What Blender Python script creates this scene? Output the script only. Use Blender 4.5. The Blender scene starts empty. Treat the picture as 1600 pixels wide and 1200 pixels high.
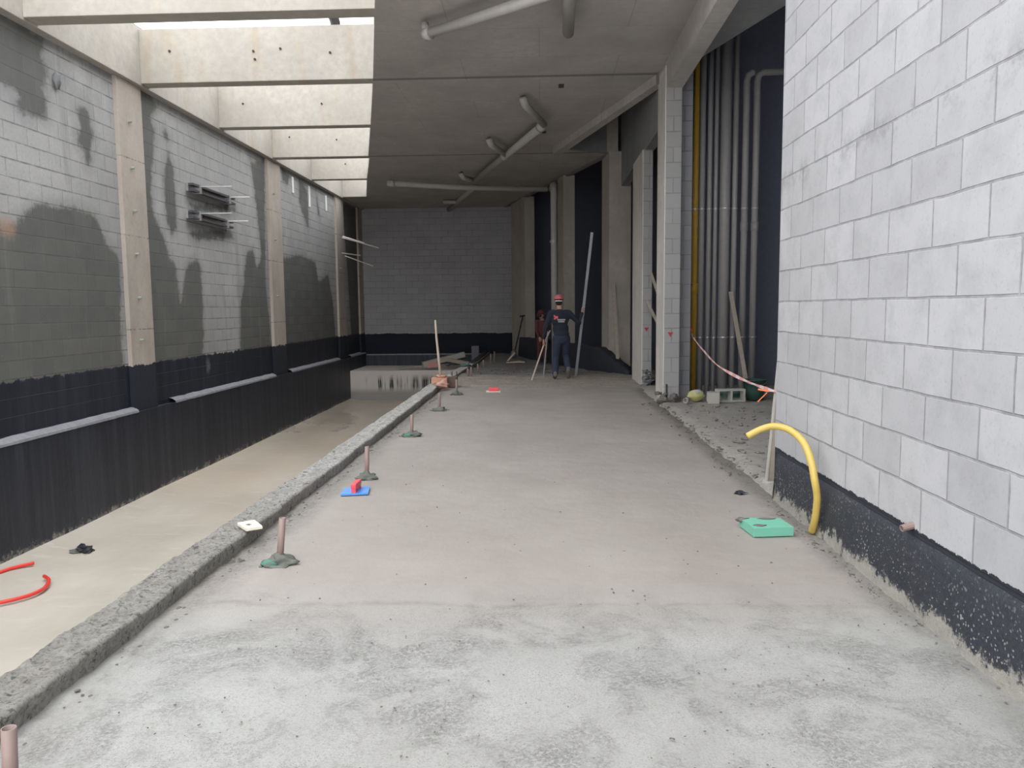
import bpy, bmesh, math, random
from mathutils import Vector, Matrix, noise as mnoise
random.seed(7)
R = math.radians
C = bpy.context.scene.collection
SC = bpy.context.scene

# ------------------------------------------------------------------ camera, sky, exposure
cam_d = bpy.data.cameras.new('camera'); cam = bpy.data.objects.new('camera', cam_d); C.objects.link(cam)
cam_d.sensor_fit = 'HORIZONTAL'; cam_d.sensor_width = 36.0; cam_d.lens = 36.0 * 1200 / 1600
cam_d.clip_start = 0.05; cam_d.clip_end = 300
Rm = Matrix(((0.9992571742545079, 0.0060191179240629625, 0.03806402396374356),
             (0.037294040021114375, 0.09779326049981103, -0.9945077338963835),
             (-0.009708464337872383, 0.9951885491806224, 0.09749613992342433))).to_4x4()
Rm.translation = Vector((0, 0, 1.5)); cam.matrix_world = Rm
SC.camera = cam
w = bpy.data.worlds.new('overcast_sky'); SC.world = w; w.use_nodes = True
bg = w.node_tree.nodes['Background']; bg.inputs[0].default_value = (0.97, 0.98, 1.0, 1); bg.inputs[1].default_value = 2.6
SC.view_settings.view_transform = 'Standard'; SC.view_settings.look = 'None'
SC.view_settings.exposure = 0.75; SC.view_settings.gamma = 1.0; SC.view_settings.use_curve_mapping = False
SC.cycles.max_bounces = 8; SC.cycles.diffuse_bounces = 6; SC.cycles.use_denoising = True

# ------------------------------------------------------------------ node helpers
class Mat:
    def __init__(s, name, rough=0.9, metal=0.0, spec=None):
        s.m = bpy.data.materials.new(name); s.m.use_nodes = True
        s.t = s.m.node_tree; s.p = s.t.nodes['Principled BSDF']
        s.p.inputs['Roughness'].default_value = rough; s.p.inputs['Metallic'].default_value = metal
        if spec is not None: s.p.inputs['Specular IOR Level'].default_value = spec
        s.geo = s.t.nodes.new('ShaderNodeNewGeometry').outputs['Position']
        s._sep = None; s.nrm = None
    def new(s, t): return s.t.nodes.new('ShaderNode' + t)
    def put(s, sock, v):
        if v is None: return
        if isinstance(v, bpy.types.NodeSocket): s.t.links.new(v, sock)
        elif isinstance(v, (tuple, list)) and sock.type == 'RGBA': sock.default_value = (*v[:3], 1)
        else: sock.default_value = v
    def xyz(s, i):
        if s._sep is None:
            s._sep = s.new('SeparateXYZ'); s.put(s._sep.inputs[0], s.geo)
        return s._sep.outputs[i]
    def vec(s, x, y, z):
        n = s.new('CombineXYZ'); s.put(n.inputs[0], x); s.put(n.inputs[1], y); s.put(n.inputs[2], z); return n.outputs[0]
    def math(s, op, a, b=0.0, clamp=False):
        n = s.new('Math'); n.operation = op; n.use_clamp = clamp; s.put(n.inputs[0], a); s.put(n.inputs[1], b); return n.outputs[0]
    def noise(s, scale, detail=4, rough=0.55, vec=None, sc3=None, dist=0):
        v = vec or s.geo
        if sc3:
            m = s.new('Mapping'); s.put(m.inputs[0], v); m.inputs['Scale'].default_value = sc3; v = m.outputs[0]
        n = s.new('TexNoise'); s.put(n.inputs['Vector'], v); n.inputs['Scale'].default_value = scale
        n.inputs['Detail'].default_value = detail; n.inputs['Roughness'].default_value = rough; n.inputs['Distortion'].default_value = dist
        return n.outputs[0]
    def voro(s, scale, vec=None):
        n = s.new('TexVoronoi'); s.put(n.inputs['Vector'], vec or s.geo); n.inputs['Scale'].default_value = scale; return n.outputs['Distance']
    def mr(s, v, a, b, c=0.0, d=1.0):
        n = s.new('MapRange'); n.clamp = True
        for i, x in enumerate((v, a, b, c, d)): s.put(n.inputs[i], x)
        return n.outputs[0]
    def mix(s, f, a, b, mode='MIX'):
        n = s.new('Mix'); n.data_type = 'RGBA'; n.blend_type = mode
        s.put(n.inputs[0], f); s.put(n.inputs[6], a); s.put(n.inputs[7], b); return n.outputs[2]
    def bump(s, h, strength=0.5, dist=0.01):
        n = s.new('Bump'); n.inputs['Strength'].default_value = strength; n.inputs['Distance'].default_value = dist
        s.put(n.inputs['Height'], h)
        if s.nrm: s.put(n.inputs['Normal'], s.nrm)
        s.nrm = n.outputs[0]; s.put(s.p.inputs['Normal'], s.nrm)
    def brick(s, vec, wdt, hgt, mortar, smooth=0.1, off=0.5):
        n = s.new('TexBrick'); s.put(n.inputs['Vector'], vec); n.inputs['Scale'].default_value = 1
        n.inputs['Brick Width'].default_value = wdt; n.inputs['Row Height'].default_value = hgt
        n.inputs['Mortar Size'].default_value = mortar; n.inputs['Mortar Smooth'].default_value = smooth; n.offset = off
        n.inputs['Color1'].default_value = (0, 0, 0, 1); n.inputs['Color2'].default_value = (1, 1, 1, 1); n.inputs['Mortar'].default_value = (.5, .5, .5, 1)
        return n.outputs['Fac'], n.outputs['Color']
    def done(s, col=None, rough=None):
        s.put(s.p.inputs['Base Color'], col); s.put(s.p.inputs['Roughness'], rough); return s.m

def plain(name, col, rough=0.7, metal=0.0, vary=0.15, scale=12):
    m = Mat(name, rough, metal)
    n = m.noise(scale, 5, 0.6)
    dark = tuple(c * (1 - vary) for c in col); lite = tuple(min(1, c * (1 + vary)) for c in col)
    return m.done(m.mix(n, dark, lite))

def concrete(name, col, stain=(0.2, 0.17, 0.13), boards=None, dark=0.25, warm=0.0):
    m = Mat(name, 0.92)
    a = m.noise(1.1, 5, 0.6); b = m.noise(9, 6, 0.65); c = m.noise(70, 3, 0.6)
    base = m.mix(m.mr(a, .3, .7), tuple(x * (1 - dark) for x in col), tuple(x * 1.1 for x in col))
    base = m.mix(m.mr(b, .35, .75), base, tuple(x * .82 for x in col))
    st = m.noise(1.0, 4, 0.6, sc3=(2.2, 2.2, 0.35))
    base = m.mix(m.mr(st, .56, .78, 0, .45), base, stain)
    # pour joints in the board marks
    f, _ = m.brick(m.vec(m.math('ADD', m.xyz(0), m.math('MULTIPLY', m.xyz(1), 0.0)), m.xyz(1) if boards == 'xy' else m.xyz(2), 0.0), 2.4, 1.2, 0.006)
    if boards: base = m.mix(m.math('MULTIPLY', f, 0.45), base, tuple(x * .45 for x in col))
    if boards:      # dark bands across the slab where the beams meet it
        for yy, hw in ((12.97, .05), (19.25, .045)):
            k = m.mr(m.math('ABSOLUTE', m.math('SUBTRACT', m.xyz(1), yy)), hw, hw + .015, .75, 0)
            base = m.mix(k, base, tuple(x * .3 for x in col))
    m.bump(b, 0.25, 0.02); m.bump(c, 0.15, 0.004)
    return m.done(base)

M = {}
M['beam'] = concrete('beam_concrete', (0.42, 0.395, 0.35), stain=(0.36, 0.26, 0.15), dark=.12)
M['column'] = concrete('column_concrete', (0.42, 0.38, 0.33), stain=(0.33, 0.25, 0.19))
M['slab'] = concrete('slab_soffit_concrete', (0.44, 0.415, 0.385), stain=(0.31, 0.29, 0.26), boards='xy')
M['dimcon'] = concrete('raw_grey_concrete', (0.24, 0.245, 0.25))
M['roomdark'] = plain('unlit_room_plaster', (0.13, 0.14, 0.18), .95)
M['facing'] = concrete('pale_skylit_facing', (0.60, 0.575, 0.54), dark=.15)  # paler than the columns: skylight on their left faces put into the colour
M['pvc'] = plain('dusty_brown_pvc', (0.25, 0.18, 0.16), .55)
M['pvcwhite'] = plain('dusty_white_pvc', (0.38, 0.365, 0.34), .5)
M['riser'] = plain('grey_riser_pipe', (0.30, 0.29, 0.28), .5)
M['gas'] = plain('ochre_gas_pipe', (0.50, 0.30, 0.04), .45)
M['yellow'] = plain('yellow_hose_rubber', (0.57, 0.41, 0.105), .4, vary=.06)
M['red'] = plain('red_hose_rubber', (0.75, 0.05, 0.035), .35, vary=.05)
M['redplastic'] = plain('red_plastic', (0.75, 0.07, 0.09), .4, vary=.05)
M['blueplastic'] = plain('blue_plastic', (0.08, 0.27, 0.68), .4, vary=.12, scale=30)
M['green'] = plain('mint_green_foam', (0.15, 0.42, 0.31), .85, vary=.06)
M['greenplastic'] = plain('teal_green_plastic', (0.03, 0.075, 0.06), .6, vary=.3)
M['greenspill'] = plain('green_mortar_stain', (0.07, 0.20, 0.16), .8, vary=.4, scale=50)
M['mortar'] = plain('wet_mortar', (0.13, 0.14, 0.12), .9, vary=.45, scale=40)
M['crumb'] = plain('crumbled_mortar', (0.13, 0.122, 0.11), .95, vary=.3, scale=30)
M['chip'] = plain('mortar_chip', (0.21, 0.195, 0.175), .95, vary=.3, scale=30)
M['brickred'] = plain('orange_clay_brick', (0.55, 0.30, 0.20), .9, vary=.2)
M['brickdark'] = plain('dark_clay_brick', (0.14, 0.10, 0.08), .9, vary=.3)
M['tile'] = plain('cream_tile', (0.72, 0.68, 0.56), .5)
M['wood'] = plain('weathered_board', (0.33, 0.29, 0.24), .85, vary=.25)
M['woodpale'] = plain('pale_stick', (0.52, 0.44, 0.36), .8)
M['pinkwood'] = plain('pink_board', (0.50, 0.27, 0.24), .85)
M['steel'] = plain('galvanised_steel', (0.42, 0.42, 0.43), .4, .6)
M['rust'] = plain('dark_steel_channel', (0.10, 0.095, 0.10), .5, .4)
M['rebar'] = plain('shiny_tie_rod', (0.65, 0.62, 0.60), .35, .5)
M['alu'] = plain('dull_aluminium', (0.42, 0.43, 0.46), .4, .5)
M['black'] = plain('black_rubber', (0.02, 0.022, 0.028), .6)
M['graydark'] = plain('dark_grey_plastic', (0.10, 0.10, 0.125), .6)
M['tiegreen'] = plain('form_tie_plug', (0.30, 0.32, 0.27), .7)
M['tiehole'] = plain('dark_tie_hole', (0.05, 0.045, 0.04), .9)
M['skin'] = plain('skin', (0.40, 0.22, 0.15), .6, vary=.05)
M['shirt'] = plain('navy_shirt_cloth', (0.016, 0.019, 0.034), .9, vary=.2)
M['trouser'] = plain('navy_trouser_cloth', (0.025, 0.032, 0.06), .9, vary=.3, scale=6)
M['capred'] = plain('coral_red_cloth', (0.50, 0.13, 0.14), .7, vary=.08)
M['maroon'] = plain('maroon_cloth', (0.10, 0.032, 0.035), .9, vary=.2)
M['hair'] = plain('dark_hair', (0.02, 0.015, 0.012), .8)
M['boot'] = plain('dusty_boot', (0.13, 0.12, 0.105), .8)
M['white'] = plain('white_print', (0.75, 0.75, 0.75), .6, vary=.02)
M['redmark'] = plain('red_sign_paint', (0.38, 0.03, 0.06), .6, vary=.05)
M['yellowpack'] = plain('yellow_pack', (0.42, 0.40, 0.17), .6)
M['blockpale'] = plain('pale_concrete_block', (0.42, 0.41, 0.37), .9, vary=.15)
M['orange'] = plain('orange_tape', (0.80, 0.20, 0.07), .5, vary=.05)

def tape_mat():
    m = Mat('pink_and_white_barrier_tape', .4)
    f = m.math('SINE', m.math('MULTIPLY', m.xyz(1), 14.0))
    return m.done(m.mix(m.mr(f, -.1, .1), (0.78, 0.34, 0.30), (0.75, 0.66, 0.64)))
M['tape'] = tape_mat()

BLACK = (0.0115, 0.0145, 0.024)
def left_wall_mat():
    m = Mat('left_block_masonry', .9)
    y, z = m.xyz(1), m.xyz(2)
    f, colr = m.brick(m.vec(m.math('ADD', y, -.13), m.math('ADD', z, -.66), 0.0), .455, .2335, .010, .3)
    per = m.new('SeparateColor'); m.put(per.inputs[0], colr)
    big = m.noise(.7, 5, .6); fine = m.noise(24, 5, .6)
    dry = m.mix(m.mr(big, .3, .7), (0.29, 0.29, 0.29), (0.42, 0.42, 0.415))
    dry = m.mix(m.mr(fine, .4, .8, 0, .5), dry, (0.24, 0.24, 0.235))
    dry = m.mix(m.math('MULTIPLY', per.outputs[0], .22), dry, (0.44, 0.43, 0.41))
    at = m.new('Attribute'); at.attribute_name = 'wet'
    mask = m.math('ADD', at.outputs['Fac'], m.math('MULTIPLY', m.math('SUBTRACT', m.noise(4, 7, .75), .5), .5))
    halo = m.mr(mask, .22, .50, 0, .45)
    mask = m.mr(mask, .44, .56)
    dry = m.mix(halo, dry, (0.17, 0.17, 0.168))
    dry = m.mix(m.math('MULTIPLY', m.mr(z, 4.3, 5.3), m.mr(m.noise(1.3, 5, .7), .38, .62, 0, .6)), dry, (0.16, 0.165, 0.17))
    wet = m.mix(m.noise(2.2, 6, .7), (0.072, 0.075, 0.072), (0.135, 0.137, 0.128))
    wet = m.mix(m.math('MULTIPLY', per.outputs[0], .35), wet, (0.16, 0.158, 0.145))
    wet = m.mix(m.mr(m.noise(1, 5, .7, sc3=(1, 6, .5)), .58, .72, 0, .4), wet, (0.21, 0.21, 0.20))
    col = m.mix(mask, dry, wet)
    drip = m.noise(1.0, 5, .6, sc3=(1, 2.6, .35))
    col = m.mix(m.mr(drip, .60, .74, 0, .35), col, (0.11, 0.11, 0.105))
    col = m.mix(m.math('MULTIPLY', f, m.mr(m.noise(3, 4), .35, .65, .08, .38)), col, (0.105, 0.105, 0.10))
    hz = m.math('FRACT', m.math('ADD', m.math('MULTIPLY', m.math('ADD', z, -.66), 1 / .2335), 20))
    hz = m.mr(m.math('MINIMUM', hz, m.math('SUBTRACT', 1, hz)), .0, .07, 1, 0)
    col = m.mix(m.math('MULTIPLY', hz, m.mr(m.noise(3.3, 5, .7), .42, .6, .0, .65)), col, (0.07, 0.07, 0.068))
    def spot(yc, zc, ry, rz, amt, c):
        dy = m.math('MULTIPLY', m.math('SUBTRACT', y, yc), 1 / ry); dz = m.math('MULTIPLY', m.math('SUBTRACT', z, zc), 1 / rz)
        d = m.math('SQRT', m.math('ADD', m.math('MULTIPLY', dy, dy), m.math('MULTIPLY', dz, dz)))
        d = m.math('ADD', d, m.math('MULTIPLY', m.math('SUBTRACT', m.noise(7, 7, .85), .5), 2.6))
        return m.mr(d, 1.0, .3, 0, amt), c
    k, c_ = spot(9.62, 2.58, .25, .17, .55, (0.42, 0.27, 0.18)); col = m.mix(k, col, c_)
    # white salt spots low on the wall
    sp = m.math('MULTIPLY', m.mr(m.noise(9, 5, .8), .66, .72), m.mr(z, 2.3, 1.2))
    col = m.mix(m.math('MULTIPLY', sp, .55), col, (0.5, 0.5, 0.49))
    edge = m.math('ADD', .50, m.math('MULTIPLY', m.noise(1, 6, .8, sc3=(1, 7, .6)), .27))
    bl = m.math('LESS_THAN', z, edge)
    streak = m.noise(1, 4, .6, sc3=(1, 5, .5))
    blk = m.mix(m.mr(streak, .45, .8), BLACK, (0.035, 0.04, 0.055))
    spl = m.mr(m.noise(14, 4, .8), .68, .75)
    blk = m.mix(m.math('MULTIPLY', spl, .35), blk, (0.18, 0.18, 0.19))
    k, c_ = spot(15.3, .42, .13, .22, .5, (0.22, 0.225, 0.24)); blk = m.mix(k, blk, c_)
    m.bump(m.math('SUBTRACT', m.math('MULTIPLY', fine, .3), f), .6, .012)
    return m.done(m.mix(bl, col, blk), m.mr(bl, 0, 1, .9, .55))
M['leftwall'] = left_wall_mat()
def wall_column_mat():
    m = Mat('column_concrete_with_black_foot', .9)
    z = m.xyz(2)
    col = m.mix(m.mr(m.noise(1.2, 5, .6, sc3=(1, 1, .5)), .3, .7), (0.33, 0.295, 0.255), (0.47, 0.42, 0.365))
    col = m.mix(m.mr(m.noise(12, 6, .7), .5, .75, 0, .4), col, (0.28, 0.24, 0.20))
    for zz in (4.0, 2.75, 1.22): col = m.mix(m.math('MULTIPLY', m.mr(m.math('ABSOLUTE', m.math('SUBTRACT', z, zz)), .004, .014, 1, 0), m.mr(m.noise(9, 3), .4, .6)), col, (0.15, 0.12, 0.10))
    edge = m.math('ADD', .50, m.math('MULTIPLY', m.noise(1, 6, .8, sc3=(1, 7, .6)), .27))
    col = m.mix(m.math('LESS_THAN', z, edge), col, BLACK)
    m.bump(m.noise(14, 5), .3, .015)
    return m.done(col)
M['wallcolumn'] = wall_column_mat()

def black_membrane(name='black_membrane', zb=-1.58, splash=.42, axis=1):
    m = Mat(name, .5)
    z = m.xyz(2)
    sc = (1, 7, .25) if axis == 1 else (7, 1, .25)
    st = m.noise(1, 5, .7, sc3=sc); big = m.noise(1.3, 4)
    col = m.mix(m.mr(st, .42, .72), BLACK, (0.040, 0.046, 0.062))
    col = m.mix(m.mr(big, .4, .7, 0, .4), col, (0.02, 0.024, 0.034))
    low = m.math('ADD', m.mr(z, zb + .02, zb + splash, .5, -.02), m.math('MULTIPLY', m.math('SUBTRACT', m.noise(7, 6, .8), .5), .85))
    col = m.mix(m.mr(low, .42, .55), col, (0.30, 0.28, 0.25))
    sp = m.mr(m.noise(30, 4, .8), .69, .75)
    col = m.mix(m.math('MULTIPLY', sp, .3), col, (0.35, 0.35, 0.34))
    m.bump(m.noise(14, 5, .7), .35, .02)
    return m.done(col)
M['membrane'] = black_membrane()
M['upstand'] = plain('black_upstand_membrane', (0.0125, 0.015, 0.024), .6, vary=.3, scale=5)
M['membraneback'] = black_membrane('black_membrane_far', zb=-.9, splash=.2, axis=0)

def right_wall_mat():
    m = Mat('right_block_masonry', .93)
    y, z = m.xyz(1), m.xyz(2)
    v = m.vec(m.math('ADD', m.math('MULTIPLY', y, 1.0), -5.166 + .4645 * 20 + m_off), m.math('ADD', z, -1.532 + .2335 * 20), 0.0)
    wob = m.noise(3.5, 3)
    v2 = m.vec(m.math('ADD', m.math('ADD', y, -5.166 + .4645 * 20 + m_off), m.math('MULTIPLY', m.math('SUBTRACT', wob, .5), .02)),
               m.math('ADD', m.math('ADD', z, -1.532 + .2335 * 20), m.math('MULTIPLY', m.math('SUBTRACT', m.noise(2.6, 3), .5), .016)), 0.0)
    f, colr = m.brick(v2, .4645, .2335, .0085, .5)
    per = m.new('SeparateColor'); m.put(per.inputs[0], colr)
    fine = m.noise(55, 5, .7); mid = m.noise(5, 5, .65)
    col = m.mix(per.outputs[0], (0.375, 0.375, 0.388), (0.45, 0.45, 0.465))
    col = m.mix(m.mr(mid, .45, .75, 0, .6), col, (0.30, 0.30, 0.31))
    col = m.mix(m.mr(fine, .55, .75, 0, .5), col, (0.25, 0.25, 0.255))
    pit = m.mr(m.noise(26, 4, .8), .70, .76)
    col = m.mix(m.math('MULTIPLY', pit, .4), col, (0.18, 0.18, 0.18))
    jm = m.math('MULTIPLY', f, m.mr(m.noise(7, 4, .7), .3, .65, .15, .9))
    col = m.mix(jm, col, (0.20, 0.20, 0.205))
    # water marks where a slab was cast against the blocks
    wm = m.math('MULTIPLY', m.mr(m.math('ABSOLUTE', m.math('ADD', z, -2.45)), .0, .11, 1, 0), m.mr(m.noise(5, 6, .8), .48, .62))
    col = m.mix(m.math('MULTIPLY', wm, .5), col, (0.2, 0.2, 0.2))
    edge = m.math('ADD', .355, m.math('MULTIPLY', m.noise(9, 5, .8), .06))
    bl = m.math('LESS_THAN', z, edge)
    col = m.mix(bl, col, (0.016, 0.018, 0.026))
    m.bump(m.math('SUBTRACT', m.math('MULTIPLY', m.noise(60, 4, .7), .25), f), .55, .008)
    return m.done(col)
m_off = 0.0
M['rightwall'] = right_wall_mat()

def right_plinth_mat():
    m = Mat('splattered_black_membrane', .5)
    z = m.xyz(2)
    col = m.mix(m.noise(6, 5, .7), (0.014, 0.018, 0.027), (0.036, 0.041, 0.054))
    low = m.math('ADD', m.mr(z, .0, .24, .66, -.02), m.math('MULTIPLY', m.math('SUBTRACT', m.noise(6, 7, .8), .5), 1.3))
    pale = m.mix(m.noise(12, 5), (0.24, 0.225, 0.195), (0.36, 0.35, 0.31))
    col = m.mix(m.mr(low, .47, .56), col, pale)
    vn = m.noise(2.5, 3)
    v = m.voro(46, m.vec(m.xyz(0), m.math('ADD', m.xyz(1), m.math('MULTIPLY', m.noise(30, 3), .03)), m.math('ADD', z, m.math('MULTIPLY', m.noise(24, 3), .03))))
    sp = m.math('MULTIPLY', m.math('LESS_THAN', v, m.math('MULTIPLY', m.mr(vn, .3, .6, .14, .60), m.noise(17, 4, .9))), m.mr(z, .36, .12, .15, 1))
    col = m.mix(m.math('MULTIPLY', sp, .8), col, (0.34, 0.34, 0.32))
    m.bump(m.noise(18, 6, .75), .8, .02)
    return m.done(col)
M['plinth'] = right_plinth_mat()

def dim_block(name, axis, c1, c2, black_z=None):
    m = Mat(name, .93)
    h = m.xyz(axis); z = m.xyz(2)
    f, colr = m.brick(m.vec(h, m.math('ADD', z, 4.67), 0.0), .46, .2335, .010, .3)
    per = m.new('SeparateColor'); m.put(per.inputs[0], colr)
    col = m.mix(m.noise(1.2, 5, .6), c1, c2)
    col = m.mix(m.math('MULTIPLY', per.outputs[0], .18), col, tuple(x * 1.25 for x in c2))
    col = m.mix(m.math('MULTIPLY', f, m.mr(m.noise(2.5, 3), .35, .65, .1, .55)), col, tuple(x * .5 for x in c1))
    if black_z is not None:
        edge = m.math('ADD', black_z - .08, m.math('MULTIPLY', m.noise(2.2, 5, .7), .16))
        col = m.mix(m.math('LESS_THAN', z, edge), col, BLACK)
    m.bump(m.math('SUBTRACT', m.math('MULTIPLY', m.noise(30, 4), .3), f), .5, .01)
    return m.done(col)
M['backwall'] = dim_block('far_block_masonry', 0, (0.25, 0.25, 0.26), (0.36, 0.35, 0.36), .60)
M['pier'] = dim_block('pier_block_masonry', 0, (0.255, 0.25, 0.245), (0.34, 0.335, 0.33))
M['piershaft'] = dim_block('shaft_block_masonry', 0, (0.20, 0.20, 0.215), (0.27, 0.27, 0.28))

def floor_mat():
    m = Mat('cement_screed', .9)
    y = m.xyz(1); x = m.xyz(0)
    sm = m.noise(.8, 6, .6, sc3=(1, .8, 1)); sm2 = m.noise(4, 6, .65, sc3=(.7, 1.6, 1)); gr = m.noise(95, 4, .8)
    smooth = m.mix(m.mr(sm, .3, .7), (0.252, 0.228, 0.206), (0.315, 0.290, 0.264))
    smooth = m.mix(m.mr(sm2, .5, .8, 0, .5), smooth, (0.245, 0.215, 0.19))
    smooth = m.mix(m.mr(m.noise(120, 3, .7), .5, .75, 0, .35), smooth, (0.19, 0.17, 0.15))
    near = m.mix(m.mr(m.noise(1.3, 6, .65), .3, .7), (0.285, 0.281, 0.267), (0.36, 0.357, 0.345))
    near = m.mix(m.math('MULTIPLY', m.mr(m.noise(28, 5, .8), .56, .64), m.mr(m.noise(1.4, 6, .75), .46, .62, 0, .7)), near, (0.14, 0.137, 0.125))
    damp = m.mr(m.noise(1.9, 7, .75, dist=.5), .46, .66)  # not damp: patches where the pits and their painted shade lie
    spk = m.mr(m.noise(60, 5, .8), .46, .58)
    near = m.mix(m.math('MULTIPLY', m.math('MULTIPLY', damp, spk), .85), near, (0.105, 0.102, 0.093))  # dark specks paint pit shade into the colour where bump shows little
    near = m.mix(m.mr(gr, .50, .66, 0, .6), near, (0.19, 0.185, 0.17))
    near = m.mix(m.math('MULTIPLY', m.mr(m.noise(150, 3, .8), .56, .64), m.mr(m.noise(2.6, 5, .7), .40, .6, .15, .8)), near, (0.12, 0.117, 0.105))
    near = m.mix(m.mr(m.noise(.9, 3), .5, .7, 0, .35), near, (0.345, 0.365, 0.335))
    line = m.math('ADD', y, m.math('MULTIPLY', m.math('SUBTRACT', m.noise(1.8, 5, .6), .5), .22))
    isn = m.mr(line, 4.1, 3.3, 0, 1)
    col = m.mix(isn, smooth, near)
    seam = m.math('MULTIPLY', m.mr(m.math('ABSOLUTE', m.math('SUBTRACT', line, 3.78)), .0, .045, 1, 0), m.mr(m.noise(6, 5, .7), .42, .62))
    col = m.mix(m.math('MULTIPLY', seam, .4), col, (0.12, 0.11, 0.095))
    # darker crumbly margins along the kerb and the wall
    n4 = m.math('MULTIPLY', m.math('SUBTRACT', m.noise(5, 6, .75), .5), .35)
    eL = m.mr(m.math('ADD', x, n4), -1.80, -1.62, 1, 0); eR = m.mr(m.math('ADD', x, n4), 1.62, 1.80, 0, 1)
    e = m.math('MULTIPLY', m.math('MAXIMUM', eL, eR), m.mr(y, 3.0, 4.5, .3, 1))
    col = m.mix(m.math('MULTIPLY', e, .75), col, m.mix(m.mr(m.noise(45, 4, .8), .4, .6), (0.085, 0.082, 0.072), (0.20, 0.19, 0.172)))
    dots = m.math('LESS_THAN', m.voro(4.2), m.mr(m.noise(1.2, 2), .5, .75, 0.0, .085))
    col = m.mix(m.math('MULTIPLY', dots, .6), col, (0.09, 0.086, 0.075))
    h = m.math('ADD', m.math('MULTIPLY', m.noise(70, 5, .75), m.mr(isn, 0, 1, .12, .9)), m.math('MULTIPLY', m.math('MULTIPLY', damp, spk), m.math('MULTIPLY', isn, -.9)))
    m.bump(h, .6, .008); m.bump(m.noise(2.2, 5, .6), .3, .05)
    return m.done(col, m.mr(m.noise(1.5, 4), .35, .7, .62, .92))
M['floor'] = floor_mat()

def rough_floor(name, a, b, c, rough=.95):
    m = Mat(name, rough)
    col = m.mix(m.mr(m.noise(1.1, 6, .65), .3, .7), a, b)
    col = m.mix(m.mr(m.noise(9, 6, .7), .5, .7, 0, .7), col, c)
    col = m.mix(m.mr(m.noise(50, 4, .7), .5, .75, 0, .4), col, tuple(x * .6 for x in a))
    m.bump(m.noise(9, 7, .75), .8, .04); m.bump(m.noise(60, 4), .3, .008)
    return m.done(col)
M['roughfloor'] = rough_floor('dusty_rough_concrete', (0.30, 0.285, 0.26), (0.39, 0.37, 0.345), (0.20, 0.185, 0.165))
def rawfloor():
    m = Mat('bare_rough_ground', .95)
    y = m.xyz(1)
    l = m.math('ADD', y, m.math('MULTIPLY', m.math('SUBTRACT', m.noise(.9, 5, .6), .5), 3.0))
    a = m.mix(m.mr(m.noise(2.5, 6, .7), .35, .7), (0.27, 0.24, 0.205), (0.40, 0.36, 0.31))
    b = m.mix(m.mr(m.noise(2.5, 6, .7), .35, .7), (0.15, 0.14, 0.135), (0.22, 0.21, 0.20))
    col = m.mix(m.mr(l, 17.0, 18.6), a, b)
    col = m.mix(m.mr(m.noise(14, 5, .8), .52, .68, 0, .7), col, (0.10, 0.095, 0.085))
    m.bump(m.noise(7, 7, .75), .9, .05)
    return m.done(col)
M['rawfloor'] = rawfloor()
def pitfloor():
    m = Mat('tan_pool_floor', .6)
    y = m.xyz(1)
    col = m.mix(m.mr(m.noise(.7, 6, .6, sc3=(1, .6, 1)), .3, .7), (0.40, 0.36, 0.30), (0.555, 0.51, 0.445))
    far = m.mr(m.math('ADD', y, m.math('MULTIPLY', m.noise(.6, 4), 4)), 12, 16)
    col = m.mix(m.math('MULTIPLY', far, m.mr(m.noise(.8, 5, .6, sc3=(1, .4, 1)), .35, .65, .2, .8)), col, (0.52, 0.43, 0.33))
    col = m.mix(m.mr(m.noise(3, 6, .7, sc3=(.6, 2, 1)), .55, .75, 0, .5), col, (0.62, 0.59, 0.53))
    m.bump(m.noise(3, 6, .6), .25, .02)
    wet = m.mr(m.noise(.5, 4, .5, sc3=(1, .5, 1)), .25, .65)
    r = m.mr(m.math('MULTIPLY', wet, m.mr(y, 14, 19)), 0, 1, .75, .16)
    return m.done(col, r)
M['pitfloor'] = pitfloor()
def kerb():
    m = Mat('rough_cast_kerb', .95)
    y = m.xyz(1)
    l = m.math('ADD', y, m.math('MULTIPLY', m.math('SUBTRACT', m.noise(1.5, 5, .7), .5), 3.0))
    a = m.mix(m.mr(m.noise(22, 6, .75), .35, .65), (0.34, 0.325, 0.29), (0.56, 0.54, 0.50))
    b = m.mix(m.mr(m.noise(10, 6, .7, sc3=(1, 2.2, 1)), .3, .62), (0.36, 0.34, 0.305), (0.74, 0.73, 0.71))
    col = m.mix(m.mr(l, 5.0, 7.0), a, b)
    col = m.mix(m.mr(m.noise(55, 4, .7), .52, .60, 0, .6), col, (0.15, 0.145, 0.13))  # dark specks, here and next line, stand in for shade in the kerb's pits
    col = m.mix(m.mr(m.noise(20, 5, .7), .58, .62, 0, .75), col, (0.085, 0.08, 0.07))
    col = m.mix(m.mr(m.noise(110, 3, .9), .58, .66, 0, .6), col, (0.5, 0.49, 0.46))
    m.bump(m.noise(34, 7, .85), 1.0, .035)
    return m.done(col)
M['kerb'] = kerb()
def dripface():
    m = Mat('dripped_pool_step', .8)
    z = m.xyz(2)
    col = m.mix(m.noise(1.2, 5), (0.52, 0.485, 0.445), (0.68, 0.635, 0.595))
    n = m.noise(1, 5, .75, sc3=(8, 1, .15)); n2 = m.noise(.45, 3)
    band = m.math('MULTIPLY', m.mr(z, -.72, -.95), 1.0)
    k = m.math('ADD', m.math('MULTIPLY', n, 1.0), m.math('MULTIPLY', m.math('SUBTRACT', n2, .5), .5))
    col = m.mix(m.math('MULTIPLY', m.mr(k, .49, .56), m.math('MULTIPLY', band, m.mr(z, -1.35, -1.15))), col, (0.04, 0.042, 0.04))
    col = m.mix(m.mr(z, -1.18, -1.36, 0, .6), col, (0.13, 0.13, 0.135))
    return m.done(col)
M['drip'] = dripface()

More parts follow.
